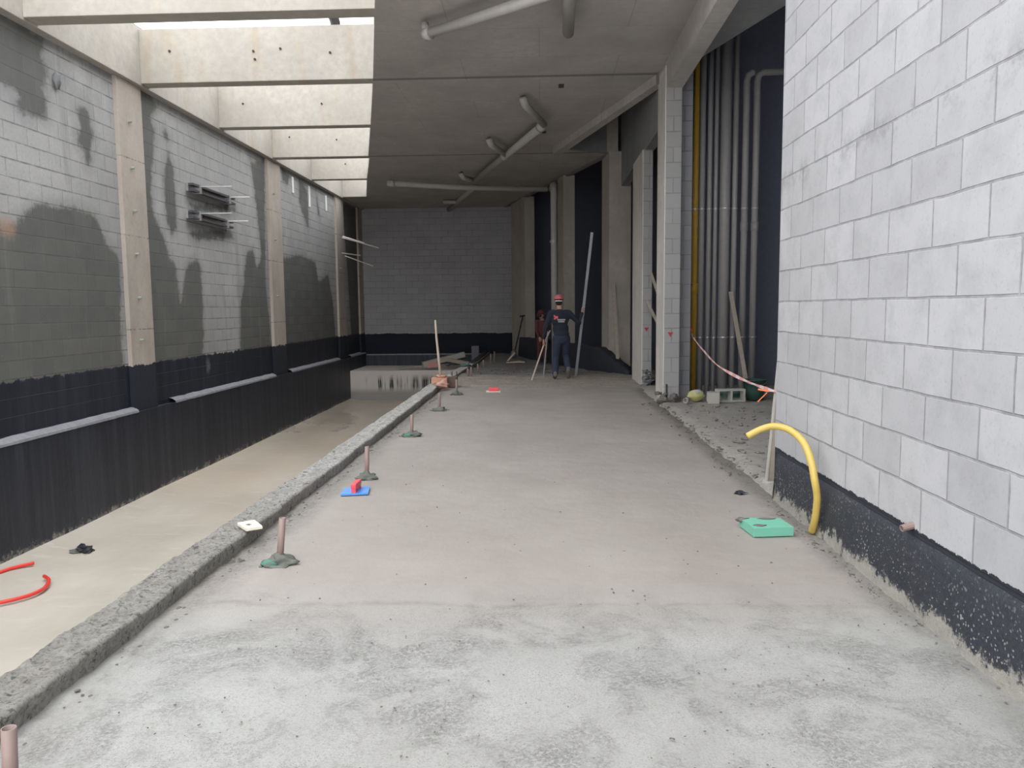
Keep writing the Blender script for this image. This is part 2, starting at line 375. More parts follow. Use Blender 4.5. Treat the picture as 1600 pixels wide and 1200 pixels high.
# ------------------------------------------------------------------ object helpers
def link(name, me, mat, parent=None, smooth=False):
    if isinstance(me, bmesh.types.BMesh):
        bm = me; me = bpy.data.meshes.new(name)
        bmesh.ops.recalc_face_normals(bm, faces=bm.faces); bm.to_mesh(me); bm.free()
    o = bpy.data.objects.new(name, me); C.objects.link(o)
    if mat is not None: me.materials.append(M[mat] if isinstance(mat, str) else mat)
    if smooth:
        for p in me.polygons: p.use_smooth = True
    if parent:
        o.parent = parent; o.matrix_parent_inverse = Matrix.Translation(-Vector(parent.location)) if parent.type == 'EMPTY' and parent.rotation_euler.z == 0 else Matrix()
    return o
def tag(o, label, cat, group=None, kind=None):
    if label: o['label'] = label
    if cat: o['category'] = cat
    if group: o['group'] = group
    if kind: o['kind'] = kind
    return o
def struct(name, bm, mat, smooth=False):
    o = link(name, bm, mat, None, smooth); o['kind'] = 'structure'; return o
def thing(name, loc, label, cat, group=None):
    o = bpy.data.objects.new(name, None); C.objects.link(o); o.location = loc; o.empty_display_size = .1
    return tag(o, label, cat, group)
def bx(bm, x0, x1, y0, y1, z0, z1, bev=0):
    r = bmesh.ops.create_cube(bm, size=1)
    for v in r['verts']:
        v.co = Vector((x0 + (v.co.x + .5) * (x1 - x0), y0 + (v.co.y + .5) * (y1 - y0), z0 + (v.co.z + .5) * (z1 - z0)))
    if bev:
        es = list({e for v in r['verts'] for e in v.link_edges})
        bmesh.ops.bevel(bm, geom=es, offset=bev, segments=2, profile=.7, affect='EDGES')
    return bm
def box(*a, bev=0): return bx(bmesh.new(), *a, bev=bev)
def prism(pts, z0, z1, bm=None):
    bm = bm or bmesh.new()
    lo = [bm.verts.new((x, y, z0)) for x, y in pts]; hi = [bm.verts.new((x, y, z1)) for x, y in pts]
    n = len(pts); bm.faces.new(lo); bm.faces.new(hi)
    for i in range(n): bm.faces.new((lo[i], lo[(i + 1) % n], hi[(i + 1) % n], hi[i]))
    return bm
def tube(pts, rad, seg=12, bm=None, cap=True, hollow=0):
    """tube along a polyline; rad number or list; hollow = wall thickness at open ends"""
    bm = bm or bmesh.new(); pts = [Vector(p) for p in pts]; n = len(pts)
    rr = rad if isinstance(rad, (list, tuple)) else [rad] * n
    t0 = (pts[1] - pts[0]).normalized(); up = Vector((0, 0, 1)) if abs(t0.z) < .9 else Vector((1, 0, 0))
    u = t0.cross(up).normalized(); rings = []
    for i, p in enumerate(pts):
        t = (pts[min(i + 1, n - 1)] - pts[max(i - 1, 0)]).normalized()
        u = (u - t * u.dot(t)).normalized(); v = t.cross(u)
        rings.append([bm.verts.new(p + (u * math.cos(a) + v * math.sin(a)) * rr[i]) for a in (2 * math.pi * k / seg for k in range(seg))])
    for a, b in zip(rings, rings[1:]):
        for k in range(seg): bm.faces.new((a[k], a[(k + 1) % seg], b[(k + 1) % seg], b[k]))
    if hollow:
        for ring, p, q in ((rings[0], pts[0], pts[1]), (rings[-1], pts[-1], pts[-2])):
            d = (q - p).normalized() * (3 * rr[0])
            inn = [bm.verts.new(p + (v.co - p) * (1 - hollow / rr[0])) for v in ring]
            dep = [bm.verts.new(v.co + d) for v in inn]
            for k in range(seg):
                k2 = (k + 1) % seg
                bm.faces.new((ring[k], ring[k2], inn[k2], inn[k])); bm.faces.new((inn[k], inn[k2], dep[k2], dep[k]))
            bm.faces.new(dep)
    elif cap:
        bm.faces.new(rings[0]); bm.faces.new(rings[-1])
    return bm
def smooth_pts(pts, k=6):
    P = [Vector(p) for p in pts]; out = []
    for i in range(len(P) - 1):
        a, b, c, d = P[max(i - 1, 0)], P[i], P[i + 1], P[min(i + 2, len(P) - 1)]
        for j in range(k):
            t = j / k
            out.append(.5 * ((2 * b) + (-a + c) * t + (2 * a - 5 * b + 4 * c - d) * t * t + (-a + 3 * b - 3 * c + d) * t ** 3))
    out.append(P[-1]); return out
def blob(cx, cy, cz, rx, ry, rz, bm=None, sub=2, lump=.25, seed=0, fr=3.0):
    bm = bm or bmesh.new()
    r = bmesh.ops.create_icosphere(bm, subdivisions=sub, radius=1)
    for v in r['verts']:
        k = 1 + lump * mnoise.noise(v.co * fr * .5 + Vector((seed * 3.1, seed, 0))) * 2
        v.co = Vector((cx + v.co.x * rx * k, cy + v.co.y * ry * k, cz + v.co.z * rz * k))
    return bm
def bar(p, q, wx, wy, bm=None, side=None):
    """rectangular bar from p to q, wx across, wy thick"""
    bm = bm or bmesh.new(); p, q = Vector(p), Vector(q); t = (q - p).normalized()
    s = Vector(side) if side else (Vector((0, 0, 1)).cross(t) if abs(t.z) < .95 else Vector((1, 0, 0)))
    s = (s - t * s.dot(t)).normalized(); n = t.cross(s)
    vs = [bm.verts.new(c + s * a * wx / 2 + n * b * wy / 2) for c in (p, q) for a, b in ((-1, -1), (1, -1), (1, 1), (-1, 1))]
    for f in ((0, 1, 2, 3), (7, 6, 5, 4), (0, 4, 5, 1), (1, 5, 6, 2), (2, 6, 7, 3), (3, 7, 4, 0)): bm.faces.new([vs[i] for i in f])
    return bm
def grid(xf, ys, zf, nx, smooth=True):
    """sheet: xf(y) -> (x0, x1); zf(x, y, u)"""
    bm = bmesh.new(); rows = []
    for y in ys:
        x0, x1 = xf(y)
        rows.append([bm.verts.new((x0 + (x1 - x0) * i / nx, y, zf(x0 + (x1 - x0) * i / nx, y, i / nx))) for i in range(nx + 1)])
    for a, b in zip(rows, rows[1:]):
        for i in range(nx): bm.faces.new((a[i], a[i + 1], b[i + 1], b[i]))
    return bm
def frange(a, b, s):
    n = max(1, round((b - a) / s)); return [a + (b - a) * i / n for i in range(n + 1)]
def fbm(x, y, z=0, o=4):
    s = 0; a = 1; f = 1
    for _ in range(o): s += a * mnoise.noise(Vector((x * f, y * f, z * f))); a *= .5; f *= 2.1
    return s

# ------------------------------------------------------------------ setting
Z0, ZB, ZT = 5.272, 5.275, 6.14        # slab soffit, beam soffit, beam top
PIT = -1.62
# screed between kerb and right wall
def zfl(x, y, u):
    z = .006 * fbm(x * .8, y * .8)
    if y < 4.2: z += min(1, (4.2 - y) / .8) * (.002 + .006 * fbm(x * 5, y * 5, 3))
    edge = max(0, x + 1.95)
    if edge < .22: z -= (.22 - edge) / .22 * .030 + .012 * fbm(x * 9, y * 9, 2)
    if x > 1.68 and y < 14: z -= (x - 1.68) * .10 + .008 * fbm(x * 9, y * 9, 5)
    return z
fx = lambda y: (-2.02, 1.90 + .03 * fbm(y * 2, 0, 7))
struct('floor', grid(fx, frange(-4, 6.2, .05) + frange(6.25, 14.5, .08), zfl, 90), 'floor', True)
# dusty rough concrete of the right-hand bay
def zr(x, y, u):
    return .022 + .012 * fbm(x * 2, y * 2, 4) - (.07 if u == 0 else 0)
struct('floor', grid(lambda y: (1.80 + .05 * fbm(y * 3, 1, 3), 9.0), frange(6.0, 14.6, .09), zr, 60), 'roughfloor', True)
def zraw(x, y, u):
    d = max(0, y - 17.0)
    return -.012 - min(.16, d * .03) + .025 * fbm(x * 1.2, y * 1.2, 9) + .014 * fbm(x * 5, y * 5, 1)
struct('floor', grid(lambda y: (-2.02, 9.0), frange(14.25, 29.2, .12), zraw, 90), 'rawfloor', True)
struct('floor', grid(lambda y: (-6.9, -1.95), frange(-4, 27, .25), lambda x, y, u: PIT + .012 * fbm(x * .5, y * .5) + (.06 * max(0, (-6.35 - x) / .3) if x < -6.35 else 0), 24), 'pitfloor', True)
# far step of the pool
s = struct('floor', box(-6.9, -2.1, 26.4, 29.2, PIT - .1, -.60), 'drip')
# pool side under the kerb
struct('wall_pool', box(-2.12, -1.96, -4, 29.2, PIT - .1, -.06), 'membrane')
# kerb
def kerb_mesh():
    bm = bmesh.new(); ys = frange(-4, 2, .1) + frange(2.02, 7, .016) + frange(7.03, 12, .035) + frange(12.05, 20, .06) + frange(20.1, 29, .1)
    prof = [(-2.17, -.12), (-2.178, -.03), (-2.172, .02), (-2.16, .05)] + [(-2.15 + k * .0135, .066 + .004 * math.sin(k)) for k in range(17)] + [(-1.926, .052), (-1.932, .02), (-1.936, -.02), (-1.935, -.12)]
    rows = []
    for y in ys:
        drop = -min(.17, max(0, y - 15) * .018); row = []
        for i, (px_, pz_) in enumerate(prof):
            k = 0 if i in (0, len(prof) - 1) else 1
            a = .008 * fbm(px_ * 8, y * 8, 1) * k; rid = 1 - abs(mnoise.noise(Vector((px_ * 16, y * 13, 4)))) * 2
            b = (.010 * fbm(px_ * 22, y * 20, 5, 3) + .006 * (rid if mnoise.noise(Vector((px_ * 5, y * 4, 9))) > 0 else 0) + .006 * fbm(0, y * 2, 3, 2)) * k
            wob = .014 * fbm(0, y * 1.3, 8)
            row.append(bm.verts.new((px_ + a + wob, y, pz_ + b + drop)))
        rows.append(row)
    for a, b in zip(rows, rows[1:]):
        for i in range(len(prof) - 1): bm.faces.new((a[i], a[i + 1], b[i + 1], b[i]))
    return bm
struct('trim_1', kerb_mesh(), 'kerb', True)

# left wall with its damp patches
STAINS = [[(9.1, 5.22), (10.26, 5.26), (10.65, 5.23), (10.53, 4.99), (10.7, 4.76), (10.53, 4.53), (10.6, 4.37), (10.53, 4.14), (10.13, 4.09), (9.99, 4.18), (10.03, 4.31), (9.92, 4.37), (9.63, 4.39), (9.3, 4.54), (9.6, 4.71)],
[(11.3, 4.42), (11.39, 4.53), (11.58, 4.55), (11.62, 4.4), (11.65, 4.27), (11.72, 4.15), (11.6, 4.0), (11.55, 3.67), (11.46, 3.72), (11.44, 3.87), (11.28, 3.96), (11.28, 4.1), (11.38, 4.21)],
[(7.0, 2.4), (9.1, 2.5), (9.92, 2.7), (10.0, 2.83), (10.2, 2.94), (11.07, 3.01), (11.63, 2.96), (11.77, 2.71), (11.98, 2.49), (12.19, 2.4), (12.11, 0.5), (7, 0.5)],
[(13.07, 5.38), (13.49, 5.28), (13.73, 5.08), (13.44, 4.84), (13.6, 4.66), (13.34, 3.58), (13.41, 3.15), (13.72, 2.84), (13.88, 2.51), (14.15, 2.3), (14.2, 1.59), (14.54, 2.32), (14.98, 2.53), (15.19, 2.35), (15.16, 1.08), (15.0, 0.4), (12.91, 0.4), (13.01, 3.53)],
[(13.98, 4.8), (14.16, 4.67), (14.03, 4.57), (13.88, 4.67)],
[(14.09, 4.43), (14.22, 4.05), (14.24, 3.59), (14.24, 3.07), (14.02, 2.93), (13.87, 3.14), (13.86, 3.65), (13.85, 3.99)],
[(14.82, 3.58), (17.04, 3.82), (17.1, 3.71), (15.08, 3.46)],
[(14.76, 3.04), (16.8, 3.26), (16.96, 3.11), (15.02, 2.89)],
[(18.11, 4.94), (19.02, 5.19), (18.77, 2.22), (19.04, 0.4), (16.96, 0.4), (17.17, 1.74), (17.41, 2.17), (17.6, 2.84), (18.01, 2.94), (18.24, 2.51), (18.58, 2.83), (18.4, 3.88)],
[(19.87, 2.84), (21.5, 3.06), (23.03, 2.94), (23.3, 2.38), (24.39, 2.62), (24.83, 1.81), (25.08, 0.4), (19.86, 0.4)],
[(21.75, 5.21), (22.5, 4.93), (22.5, 3.87), (22.1, 4.15), (21.68, 4.54)],
[(23.35, 5.1), (23.74, 4.34), (23.47, 4.41)], [(20.3, 5.23), (20.91, 5.12), (20.72, 4.84), (20.32, 4.94)],
[(26.4, 5.2), (28.4, 5.2), (28.4, .4), (27.2, .4), (26.9, 3)]]
def sdist(poly, x, y):
    ins = False; d = 1e9; n = len(poly)
    for i in range(n):
        (x0, y0), (x1, y1) = poly[i], poly[(i + 1) % n]
        if (y0 > y) != (y1 > y) and x < (x1 - x0) * (y - y0) / (y1 - y0) + x0: ins = not ins
        dx, dy = x1 - x0, y1 - y0; t = max(0, min(1, ((x - x0) * dx + (y - y0) * dy) / (dx * dx + dy * dy + 1e-9)))
        d = min(d, math.hypot(x - x0 - t * dx, y - y0 - t * dy))
    return d if ins else -d
BB = [(min(p[0] for p in s), max(p[0] for p in s), min(p[1] for p in s), max(p[1] for p in s)) for s in STAINS]
def wetness(y, z):
    b = 0
    for s, (a, c, d, e) in zip(STAINS, BB):
        if a - .4 < y < c + .4 and d - .4 < z < e + .4: b = max(b, min(1, max(0, sdist(s, y, z) / .7 + .5)))
    return b
def left_wall():
    bm = bmesh.new(); ys = frange(-4, 8, .6) + frange(8.07, 28.4, .07) ; zs = frange(-.2, 6.3, .08)
    V = [[bm.verts.new((-6.75, y, z)) for z in zs] for y in ys]
    for a, b in zip(V, V[1:]):
        for i in range(len(zs) - 1): bm.faces.new((a[i], b[i], b[i + 1], a[i + 1]))
    me = bpy.data.meshes.new('wall_left'); bm.to_mesh(me); bm.free()
    at = me.attributes.new('wet', 'FLOAT', 'POINT')
    for i, v in enumerate(me.vertices): at.data[i].value = wetness(v.co.y, v.co.z)
    o = link('wall_left', me, 'leftwall'); o['kind'] = 'structure'
left_wall()
struct('wall_left', box(-7.0, -6.77, -4, 29.2, PIT, 6.3), 'dimcon')
# retaining wall of the pool under the masonry, with its slanting grey ledge
struct('wall_left', box(-7.0, -6.64, -4, 28.9, PIT - .1, -.13), 'membrane')
lb = bmesh.new()
for y0, y1 in ((-4, 12.32), (13.6, 18.95), (20.2, 25.2), (26.6, 28.9)):
    prev = None
    for y in frange(y0, y1, .12):
        k = .012 * fbm(y * 3, 0, 2)
        cur = [lb.verts.new(c) for c in ((-6.76, y, -.05 + k), (-6.70, y, -.06 + k), (-6.635 + k, y, -.105 + k), (-6.63 + k, y, -.14))]
        if prev:
            for i in range(3): lb.faces.new((prev[i], prev[i + 1], cur[i + 1], cur[i]))
        prev = cur
M['ledge'] = plain('grey_mortar_ledge', (0.24, 0.24, 0.26), .9, vary=.4, scale=9)
struct('trim_2', lb, 'ledge')
# far wall
struct('wall_back', box(-6.9, -.75, 29.0, 29.3, -.4, 7.5), 'backwall')
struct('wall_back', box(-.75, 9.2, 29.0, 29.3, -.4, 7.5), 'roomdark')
struct('wall_back', box(-6.9, -1.9, 28.88, 29.3, PIT, -.17), 'membraneback')
struct('trim_3', box(-6.6, -1.9, 28.84, 28.99, -.20, -.16), 'ledge')
# right block wall and its membrane-coated plinth
struct('wall_right', box(1.86, 2.02, -4, 6.12, 0, 9.0), 'rightwall')
def plinth():
    bm = bmesh.new(); prev = None
    for y in frange(-4, 6.02, .05):
        n = lambda k, a: a * fbm(y * 3, k, 4)
        cur = [bm.verts.new(c) for c in ((1.87, y, .352 + n(1, .006)), (1.845, y, .34 + n(1, .006)), (1.835, y, .30 + n(2, .006)), (1.832 + n(3, .008), y, .18), (1.828 + n(4, .012), y, .08), (1.82 + n(5, .018), y, .0), (1.81 + n(5, .018), y, -.04))]
        if prev:
            for i in range(6): bm.faces.new((prev[i], prev[i + 1], cur[i + 1], cur[i]))
        prev = cur
    bm.faces.new(prev)
    return bm
struct('trim_4', plinth(), 'plinth', True)
# room beyond the openings on the right
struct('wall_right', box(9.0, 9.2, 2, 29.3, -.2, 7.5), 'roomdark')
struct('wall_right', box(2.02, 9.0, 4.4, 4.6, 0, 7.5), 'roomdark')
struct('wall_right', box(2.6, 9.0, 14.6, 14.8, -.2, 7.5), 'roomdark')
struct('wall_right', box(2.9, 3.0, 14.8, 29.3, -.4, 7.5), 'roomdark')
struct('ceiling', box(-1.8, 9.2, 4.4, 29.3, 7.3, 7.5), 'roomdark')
# slabs: the edge of the light well and the inner line both run off at an angle
struct('ceiling', prism([(-1.75, 8.6), (-2.72, 12.9), (-3.45, 16.0), (-4.22, 19.2), (-4.22, 19.35), (1.64, 19.35), (.40, 18.6), (2.0, 12.72), (2.0, 8.6)], Z0, Z0 + .22), 'slab')
struct('ceiling', prism([(-4.22, 19.35), (-5.0, 22.5), (-5.8, 25.95), (-6.9, 25.95), (-6.9, 29.1), (-1.4, 29.1), (1.66, 19.35)], Z0, Z0 + .22), 'slab')
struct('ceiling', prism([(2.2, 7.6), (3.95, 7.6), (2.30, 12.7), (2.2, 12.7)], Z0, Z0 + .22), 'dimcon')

# walls added above the inner slab edges to keep sky light out of the rooms
for pa, pb in (((2.0, 6.12), (2.0, 12.7)), ((2.0, 12.7), (.42, 18.6)), ((.42, 18.6), (1.66, 19.35)), ((1.66, 19.35), (-1.4, 29.1))):
    struct('wall_skyblock', bar((pa[0] + .1, pa[1], 6.3), (pb[0] + .1, pb[1], 6.3), .12, 2.1, side=(0, 0, 0) if 0 else None), 'dimcon')
struct('wall_skyblock', box(1.9, 9.2, 4.3, 4.45, 5.0, 7.5), 'roomdark')
# ------------------------------------------------------------------ beams and columns
def ties(parent, pts, axis, mat='tiegreen', r=.035, ln=.05):
    for p in pts:
        q = Vector(p); d = {'x': Vector((ln, 0, 0)), 'y': Vector((0, -ln, 0))}[axis]
        link('form_tie', tube([q - d * .3, q + d], r, 8), mat, parent)
BEAMS = [
 (10.0, 10.3, -6.6, 2.0, 'nearest transverse concrete beam, cut by the top edge of the photo', []),
 (12.92, 13.2, -6.6, 2.0, 'tall bright concrete beam across the light well, its soffit running on to the first right-hand column', [(-6.09, 5.78), (-4.69, 5.75), (-3.42, 5.70), (-4.24, 5.78), (-4.67, 5.62)]),
 (16.03, 16.3, -6.6, -2.35, 'second full-height bright beam down the light well, ending just under the slab', [(-6.08, 5.74), (-4.45, 5.71)]),
 (19.2, 19.5, -6.6, 1.9, 'third bright concrete beam down the light well, carried on to the middle right-hand column', [(-6.16, 5.76), (-4.99, 5.68)]),
 (22.44, 22.7, -6.6, -4.7, 'short bright beam next to last at the far end of the light well', [(-5.6, 5.7)]),
 (25.92, 26.2, -6.6, -5.5, 'last and smallest bright beam closing the far end of the light well', [])]
for y0, y1, x0, x1, lab, tt in BEAMS:
    t = thing('concrete_beam', (0, y0, ZB), lab, 'beam', 'beams across the light well')
    link('beam_body', box(x0, x1, y0, y1, ZB, ZT, bev=.012), 'beam', t)
    ties(t, [(x, y0, z) for x, z in tt], 'y', 'tiehole', .019, .02)
t = thing('edge_beam', (-6.6, 12, ZB), 'long concrete edge beam running on top of the damp left wall', 'beam')
link('beam_body', box(-6.8, -6.60, -4, 29.0, 5.24, ZT + .03, bev=.012), 'beam', t)
t = thing('downstand_beam', (2.07, 10, 4.9), 'thick concrete beam running overhead to the first right-hand column', 'beam')
link('beam_body', prism([(1.96, 6.2), (2.20, 6.2), (2.20, 13.1), (1.96, 13.1)], 4.86, 6.3), 'slab', t)
t = thing('header_beam', (2.05, 16, 4.45), 'dim grey header beam between the first and third right-hand columns', 'beam')
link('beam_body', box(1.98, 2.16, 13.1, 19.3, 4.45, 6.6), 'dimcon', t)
t = thing('slanting_beam', (1.2, 15.5, ZB), 'slanting concrete slab-edge beam crossing the ceiling towards the first right-hand column', 'beam')
link('beam_body', prism([(1.98, 12.75), (2.06, 13.0), (.45, 18.85), (.30, 18.6)], 5.12, 5.9), 'slab', t)

for i, (y0, y1, lab, tt) in enumerate([
 (12.3, 13.05, 'nearest concrete column set in the left wall, with green tie stubs', [4.59, 3.85, 3.16, 2.46, 1.74, 1.04]),
 (19.05, 19.95, 'second concrete column along the left wall', [4.42, 3.29, 1.88]),
 (25.35, 26.3, 'third concrete column along the left wall, where the tie rods stick out', [2.9]),
 (28.35, 29.05, 'narrow concrete column in the far left corner', [])]):
    t = thing('wall_column', (-6.7, y0, 0), lab, 'column', 'columns in the left wall')
    link('column_shaft', box(-6.85, -6.68, y0, y1, -.135, 5.24, bev=.01), 'wallcolumn', t)
    ties(t, [(-6.68, y0 + .3, z) for z in tt], 'x', 'tiegreen', .022, .06)

def rot_box(cx, cy, wx, wy, z0, z1, deg):
    c, s_ = math.cos(R(deg)), math.sin(R(deg))
    return prism([(cx + a * c - b * s_, cy + a * s_ + b * c) for a, b in ((0, 0), (wx, 0), (wx, wy), (0, wy))], z0, z1)
def tri_sign(x, y, z, s_, parent):
    bm = bmesh.new(); f = [bm.verts.new(p) for p in ((x - s_, y, z + s_ * .8), (x + s_, y, z + s_ * .8), (x, y, z - s_))]
    g = [bm.verts.new((v.co.x, v.co.y + .004, v.co.z)) for v in f]
    bm.faces.new(f); bm.faces.new(g)
    for i in range(3): bm.faces.new((f[i], f[(i + 1) % 3], g[(i + 1) % 3], g[i]))
    link('triangle_mark', bm, 'redmark', parent)['label'] = 'small red downward triangle painted at chest height'
t = thing('block_column', (2.05, 12.6, 0), 'nearest right-hand column, pale and marked with a red triangle, next to the yellow pipe', 'column', 'columns on the right')
link('column_shaft', box(1.955, 2.195, 12.28, 13.05, .0, 4.88, bev=.012), 'pier', t)
link('column_skylit_face', box(1.94, 1.957, 12.30, 13.05, .0, 5.2), 'facing', t)  # thin skin holding the brighter skylit tone of the left side
tri_sign(2.05, 12.275, 1.07, .045, t)
sb = box(1.985, 2.01, 12.26, 12.285, .05, .28); link('junction_slot', sb, 'black', t)
t = thing('block_pier', (2.33, 12.8, 0), 'dark block pier between the nearest right-hand column and the yellow pipe', 'column', 'columns on the right')
link('column_shaft', box(2.235, 2.425, 12.62, 13.4, 0, Z0 + .9), 'piershaft', t)
t = thing('block_column', (2.05, 15.5, 0), 'pale blockwork column with a red triangle, second on the right', 'column', 'columns on the right')
link('column_shaft', box(1.955, 2.13, 14.9, 16.45, -.05, 4.47, bev=.012), 'pier', t)
link('column_skylit_face', box(1.94, 1.957, 14.92, 16.45, -.05, 4.46), 'facing', t)
tri_sign(2.03, 14.895, 1.08, .045, t)
t = thing('concrete_column', (1.9, 19.4, 0), 'wide concrete column with a plank leaning on it, third on the right', 'column', 'columns on the right')
link('column_shaft', rot_box(1.68, 19.15, .54, .95, -.15, ZB, 6), 'column', t)
t = thing('concrete_column', (.8, 22.6, 0), 'concrete column rising behind the worker in the red cap', 'column', 'columns on the right')
link('column_shaft', rot_box(.66, 22.4, .34, .62, -.2, Z0, 14), 'column', t)
t = thing('concrete_column', (-.4, 26.7, 0), 'farthest concrete column on the right, above the upright shovel', 'column', 'columns on the right')
link('column_shaft', rot_box(-.53, 26.4, .34, 1.9, -.2, Z0, 16), 'column', t)

# black upstand that follows the slanting column line
up = bmesh.new()
P = [(-1.0, 28.9), (-.62, 26.5), (.55, 22.6), (1.50, 19.3), (1.98, 17.6)]
prev = None
for a, b in zip(P, P[1:]):
    n = 26
    for k in range(n + (b == P[-1])):
        f = k / n; x = a[0] + (b[0] - a[0]) * f; y = a[1] + (b[1] - a[1]) * f
        top = .52 + .02 * fbm(x * 2, y * 2) if y > 19.4 else .52 * max(.12, (y - 17.3) / 2.1) + .02 * fbm(x * 3, y * 3)
        cur = [up.verts.new(c) for c in ((x - .06, y - .03, -.3), (x - .03, y, top - .03), (x + .02, y, top), (x + .16, y + .05, top), (x + .18, y + .05, -.3))]
        if prev:
            for i in range(4): up.faces.new((prev[i], prev[i + 1], cur[i + 1], cur[i]))
        prev = cur
up.faces.new(prev)
struct('trim_5', up, 'upstand', True)

# ------------------------------------------------------------------ riser pipes
RIS = [(2.625, .052, 'gas'), (2.735, .048, 'riser'), (2.86, .040, 'riser'), (2.965, .034, 'riser'), (3.12, .088, 'riser'), (3.285, .046, 'riser'), (3.45, .056, 'riser'), (3.625, .056, 'riser')]
LABS = ['ochre yellow gas pipe beside the dark block pier', 'slim grey riser pipe immediately right of the yellow gas pipe', 'second slim grey riser pipe right of the yellow one',
        'thinnest grey riser pipe, left of the fat one', 'fattest grey riser pipe in the middle of the row', 'slim grey riser pipe just right of the fattest one',
        'second grey riser pipe from the right, ending in an elbow', 'rightmost grey riser pipe, ending in an elbow']
for i, (x, r, mt) in enumerate(RIS):
    y = 13.35; t = thing('riser_pipe', (x, y, 0), LABS[i], 'pipe', 'pipes in the riser shaft')
    top = 7.2 if i < 6 else 5.35
    if i < 6: body = tube([(x, y, .01), (x, y, top)], r, 16)
    else: body = tube([(x, y, .01), (x, y, top - .12), (x + .02, y, top - .03), (x + .09, y, top + .02), (x + (.5 if i == 7 else .115), y, top + .03)], r, 16)
    link('pipe_body', body, mt, t, True)
    for z in (.98, 3.15):
        link('pipe_clamp', tube([(x, y, z - .012), (x, y, z + .012)], r + .006, 16), 'steel', t)
    if i == 0: link('pipe_socket', tube([(x, y, 1.72), (x, y, 1.90)], r + .012, 16), mt, t, True)
    if i >= 6: link('pipe_socket', tube([(x, y, 2.78), (x, y, 2.92)], r + .008, 16), mt, t, True)

# ------------------------------------------------------------------ drain pipes under the slab
def cpipe(name, segs, r, mat, lab, group='drain pipes under the slab', collars=()):
    t = thing(name, segs[0][0], lab, 'pipe', group)
    for i, s in enumerate(segs): link('pipe_body' if i == 0 else 'pipe_branch', tube(s, r if i == 0 else r * .85, 16), mat, t, True)
    for c, d in collars:
        c = Vector(c); d = Vector(d).normalized(); link('pipe_collar', tube([c - d * .05, c + d * .05], r * 1.25, 16), mat, t, True)
    return t
cpipe('drain_pipe', [[(-1.47, 10.38, 5.08), (.12, 9.2, 5.08)], [(-1.47, 10.38, 5.08), (-1.50, 10.40, 5.22)]], .065, 'pvcwhite', 'pale drain pipe crossing the ceiling at the top edge, with a capped end', collars=[((-1.45, 10.37, 5.08), (1, -.72, 0))])
cpipe('drain_pipe', [[(.32, 8.0, 5.08), (.38, 10.45, 5.08)]], .075, 'pvcwhite', 'short pale pipe stub pointing away along the ceiling at the top edge')
cpipe('drain_pipe', [[(.07, 15.5, 5.08), (-1.83, 21.95, 5.08)], [(-.30, 13.95, 5.20), (-.26, 14.05, 5.10), (.08, 15.45, 5.08)], [(-1.12, 17.2, 5.20), (-1.08, 17.3, 5.10), (-.78, 18.4, 5.08)], [(-2.17, 21.4, 5.20), (-2.12, 21.5, 5.10), (-1.83, 21.95, 5.08)]], .08, 'pvcwhite',
      'long pale drain pipe slanting across the ceiling with three branches', collars=[((.03, 15.62, 5.08), (-.28, 1, 0)), ((-.83, 18.55, 5.08), (-.28, 1, 0))])
cpipe('drain_pipe', [[(-4.33, 22.1, 5.08), (-2.33, 22.95, 5.06), (.22, 23.28, 5.02)]], .08, 'pvcwhite', 'pale pipe running level across the far ceiling to the column behind the worker', collars=[((-4.2, 22.15, 5.08), (2, .85, 0))])
cpipe('drain_pipe', [[(-1.98, 23.7, 5.19), (-3.4, 28.95, 5.19)], [(-3.35, 26.9, 5.19), (-2.85, 26.95, 5.19)]], .08, 'pvcwhite', 'dim pale pipe near the back wall ceiling with a side branch')
t = thing('down_pipe', (.40, 22.1, 0), 'vertical pale downpipe in front of the column behind the worker', 'pipe')
link('pipe_body', tube([(.40, 22.1, -.1), (.385, 22.1, 4.84), (.385, 22.2, 4.96), (.37, 22.5, 5.0), (.34, 23.26, 5.02)], .095, 16), 'pvcwhite', t, True)
link('pipe_clamp', tube([(.385, 22.1, 3.35), (.385, 22.1, 3.42)], .12, 16), 'steel', t)
for x, y in ((.371, 13.53), (.092, 16.95)):
    tag(link('ceiling_outlet', box(x - .045, x + .045, y - .10, y + .10, Z0 - .012, Z0 + .01), 'tiehole'), 'small dark rectangular hole in the ceiling slab, ' + ('the nearer one' if y < 15 else 'the one beside the slanting drain pipe'), 'outlet', 'holes in the ceiling slab')
for y_, z0, z1, w_ in ((21.05, 4.70, 5.13, 'nearest'), (22.55, 4.52, 5.12, 'middle'), (24.3, 4.62, 5.10, 'farthest')):
    tag(link('pale_strip', box(-6.745, -6.725, y_, y_ + .14, z0, z1), 'white'), 'narrow pale strip hanging down the left wall below the edge beam, ' + w_ + ' of three', 'strip', 'pale strips under the edge beam')
tag(link('mortar_lump', blob(-6.73, 10.83, 4.72, .05, .05, .12, None, 2, .5, 2), 'dimcon', None, True), 'pale lump of mortar stuck high on the left wall between the damp patches', 'mortar')
# dark pipe over the light well
tag(link('roof_pipe', tube([(-3.37, 12.6, 6.45), (-3.37, 13.1, 6.25), (-3.36, 13.15, 6.0)], .085, 12), 'rust', None, True), 'short dark pipe stub standing against the sky on the bright beam', 'pipe')

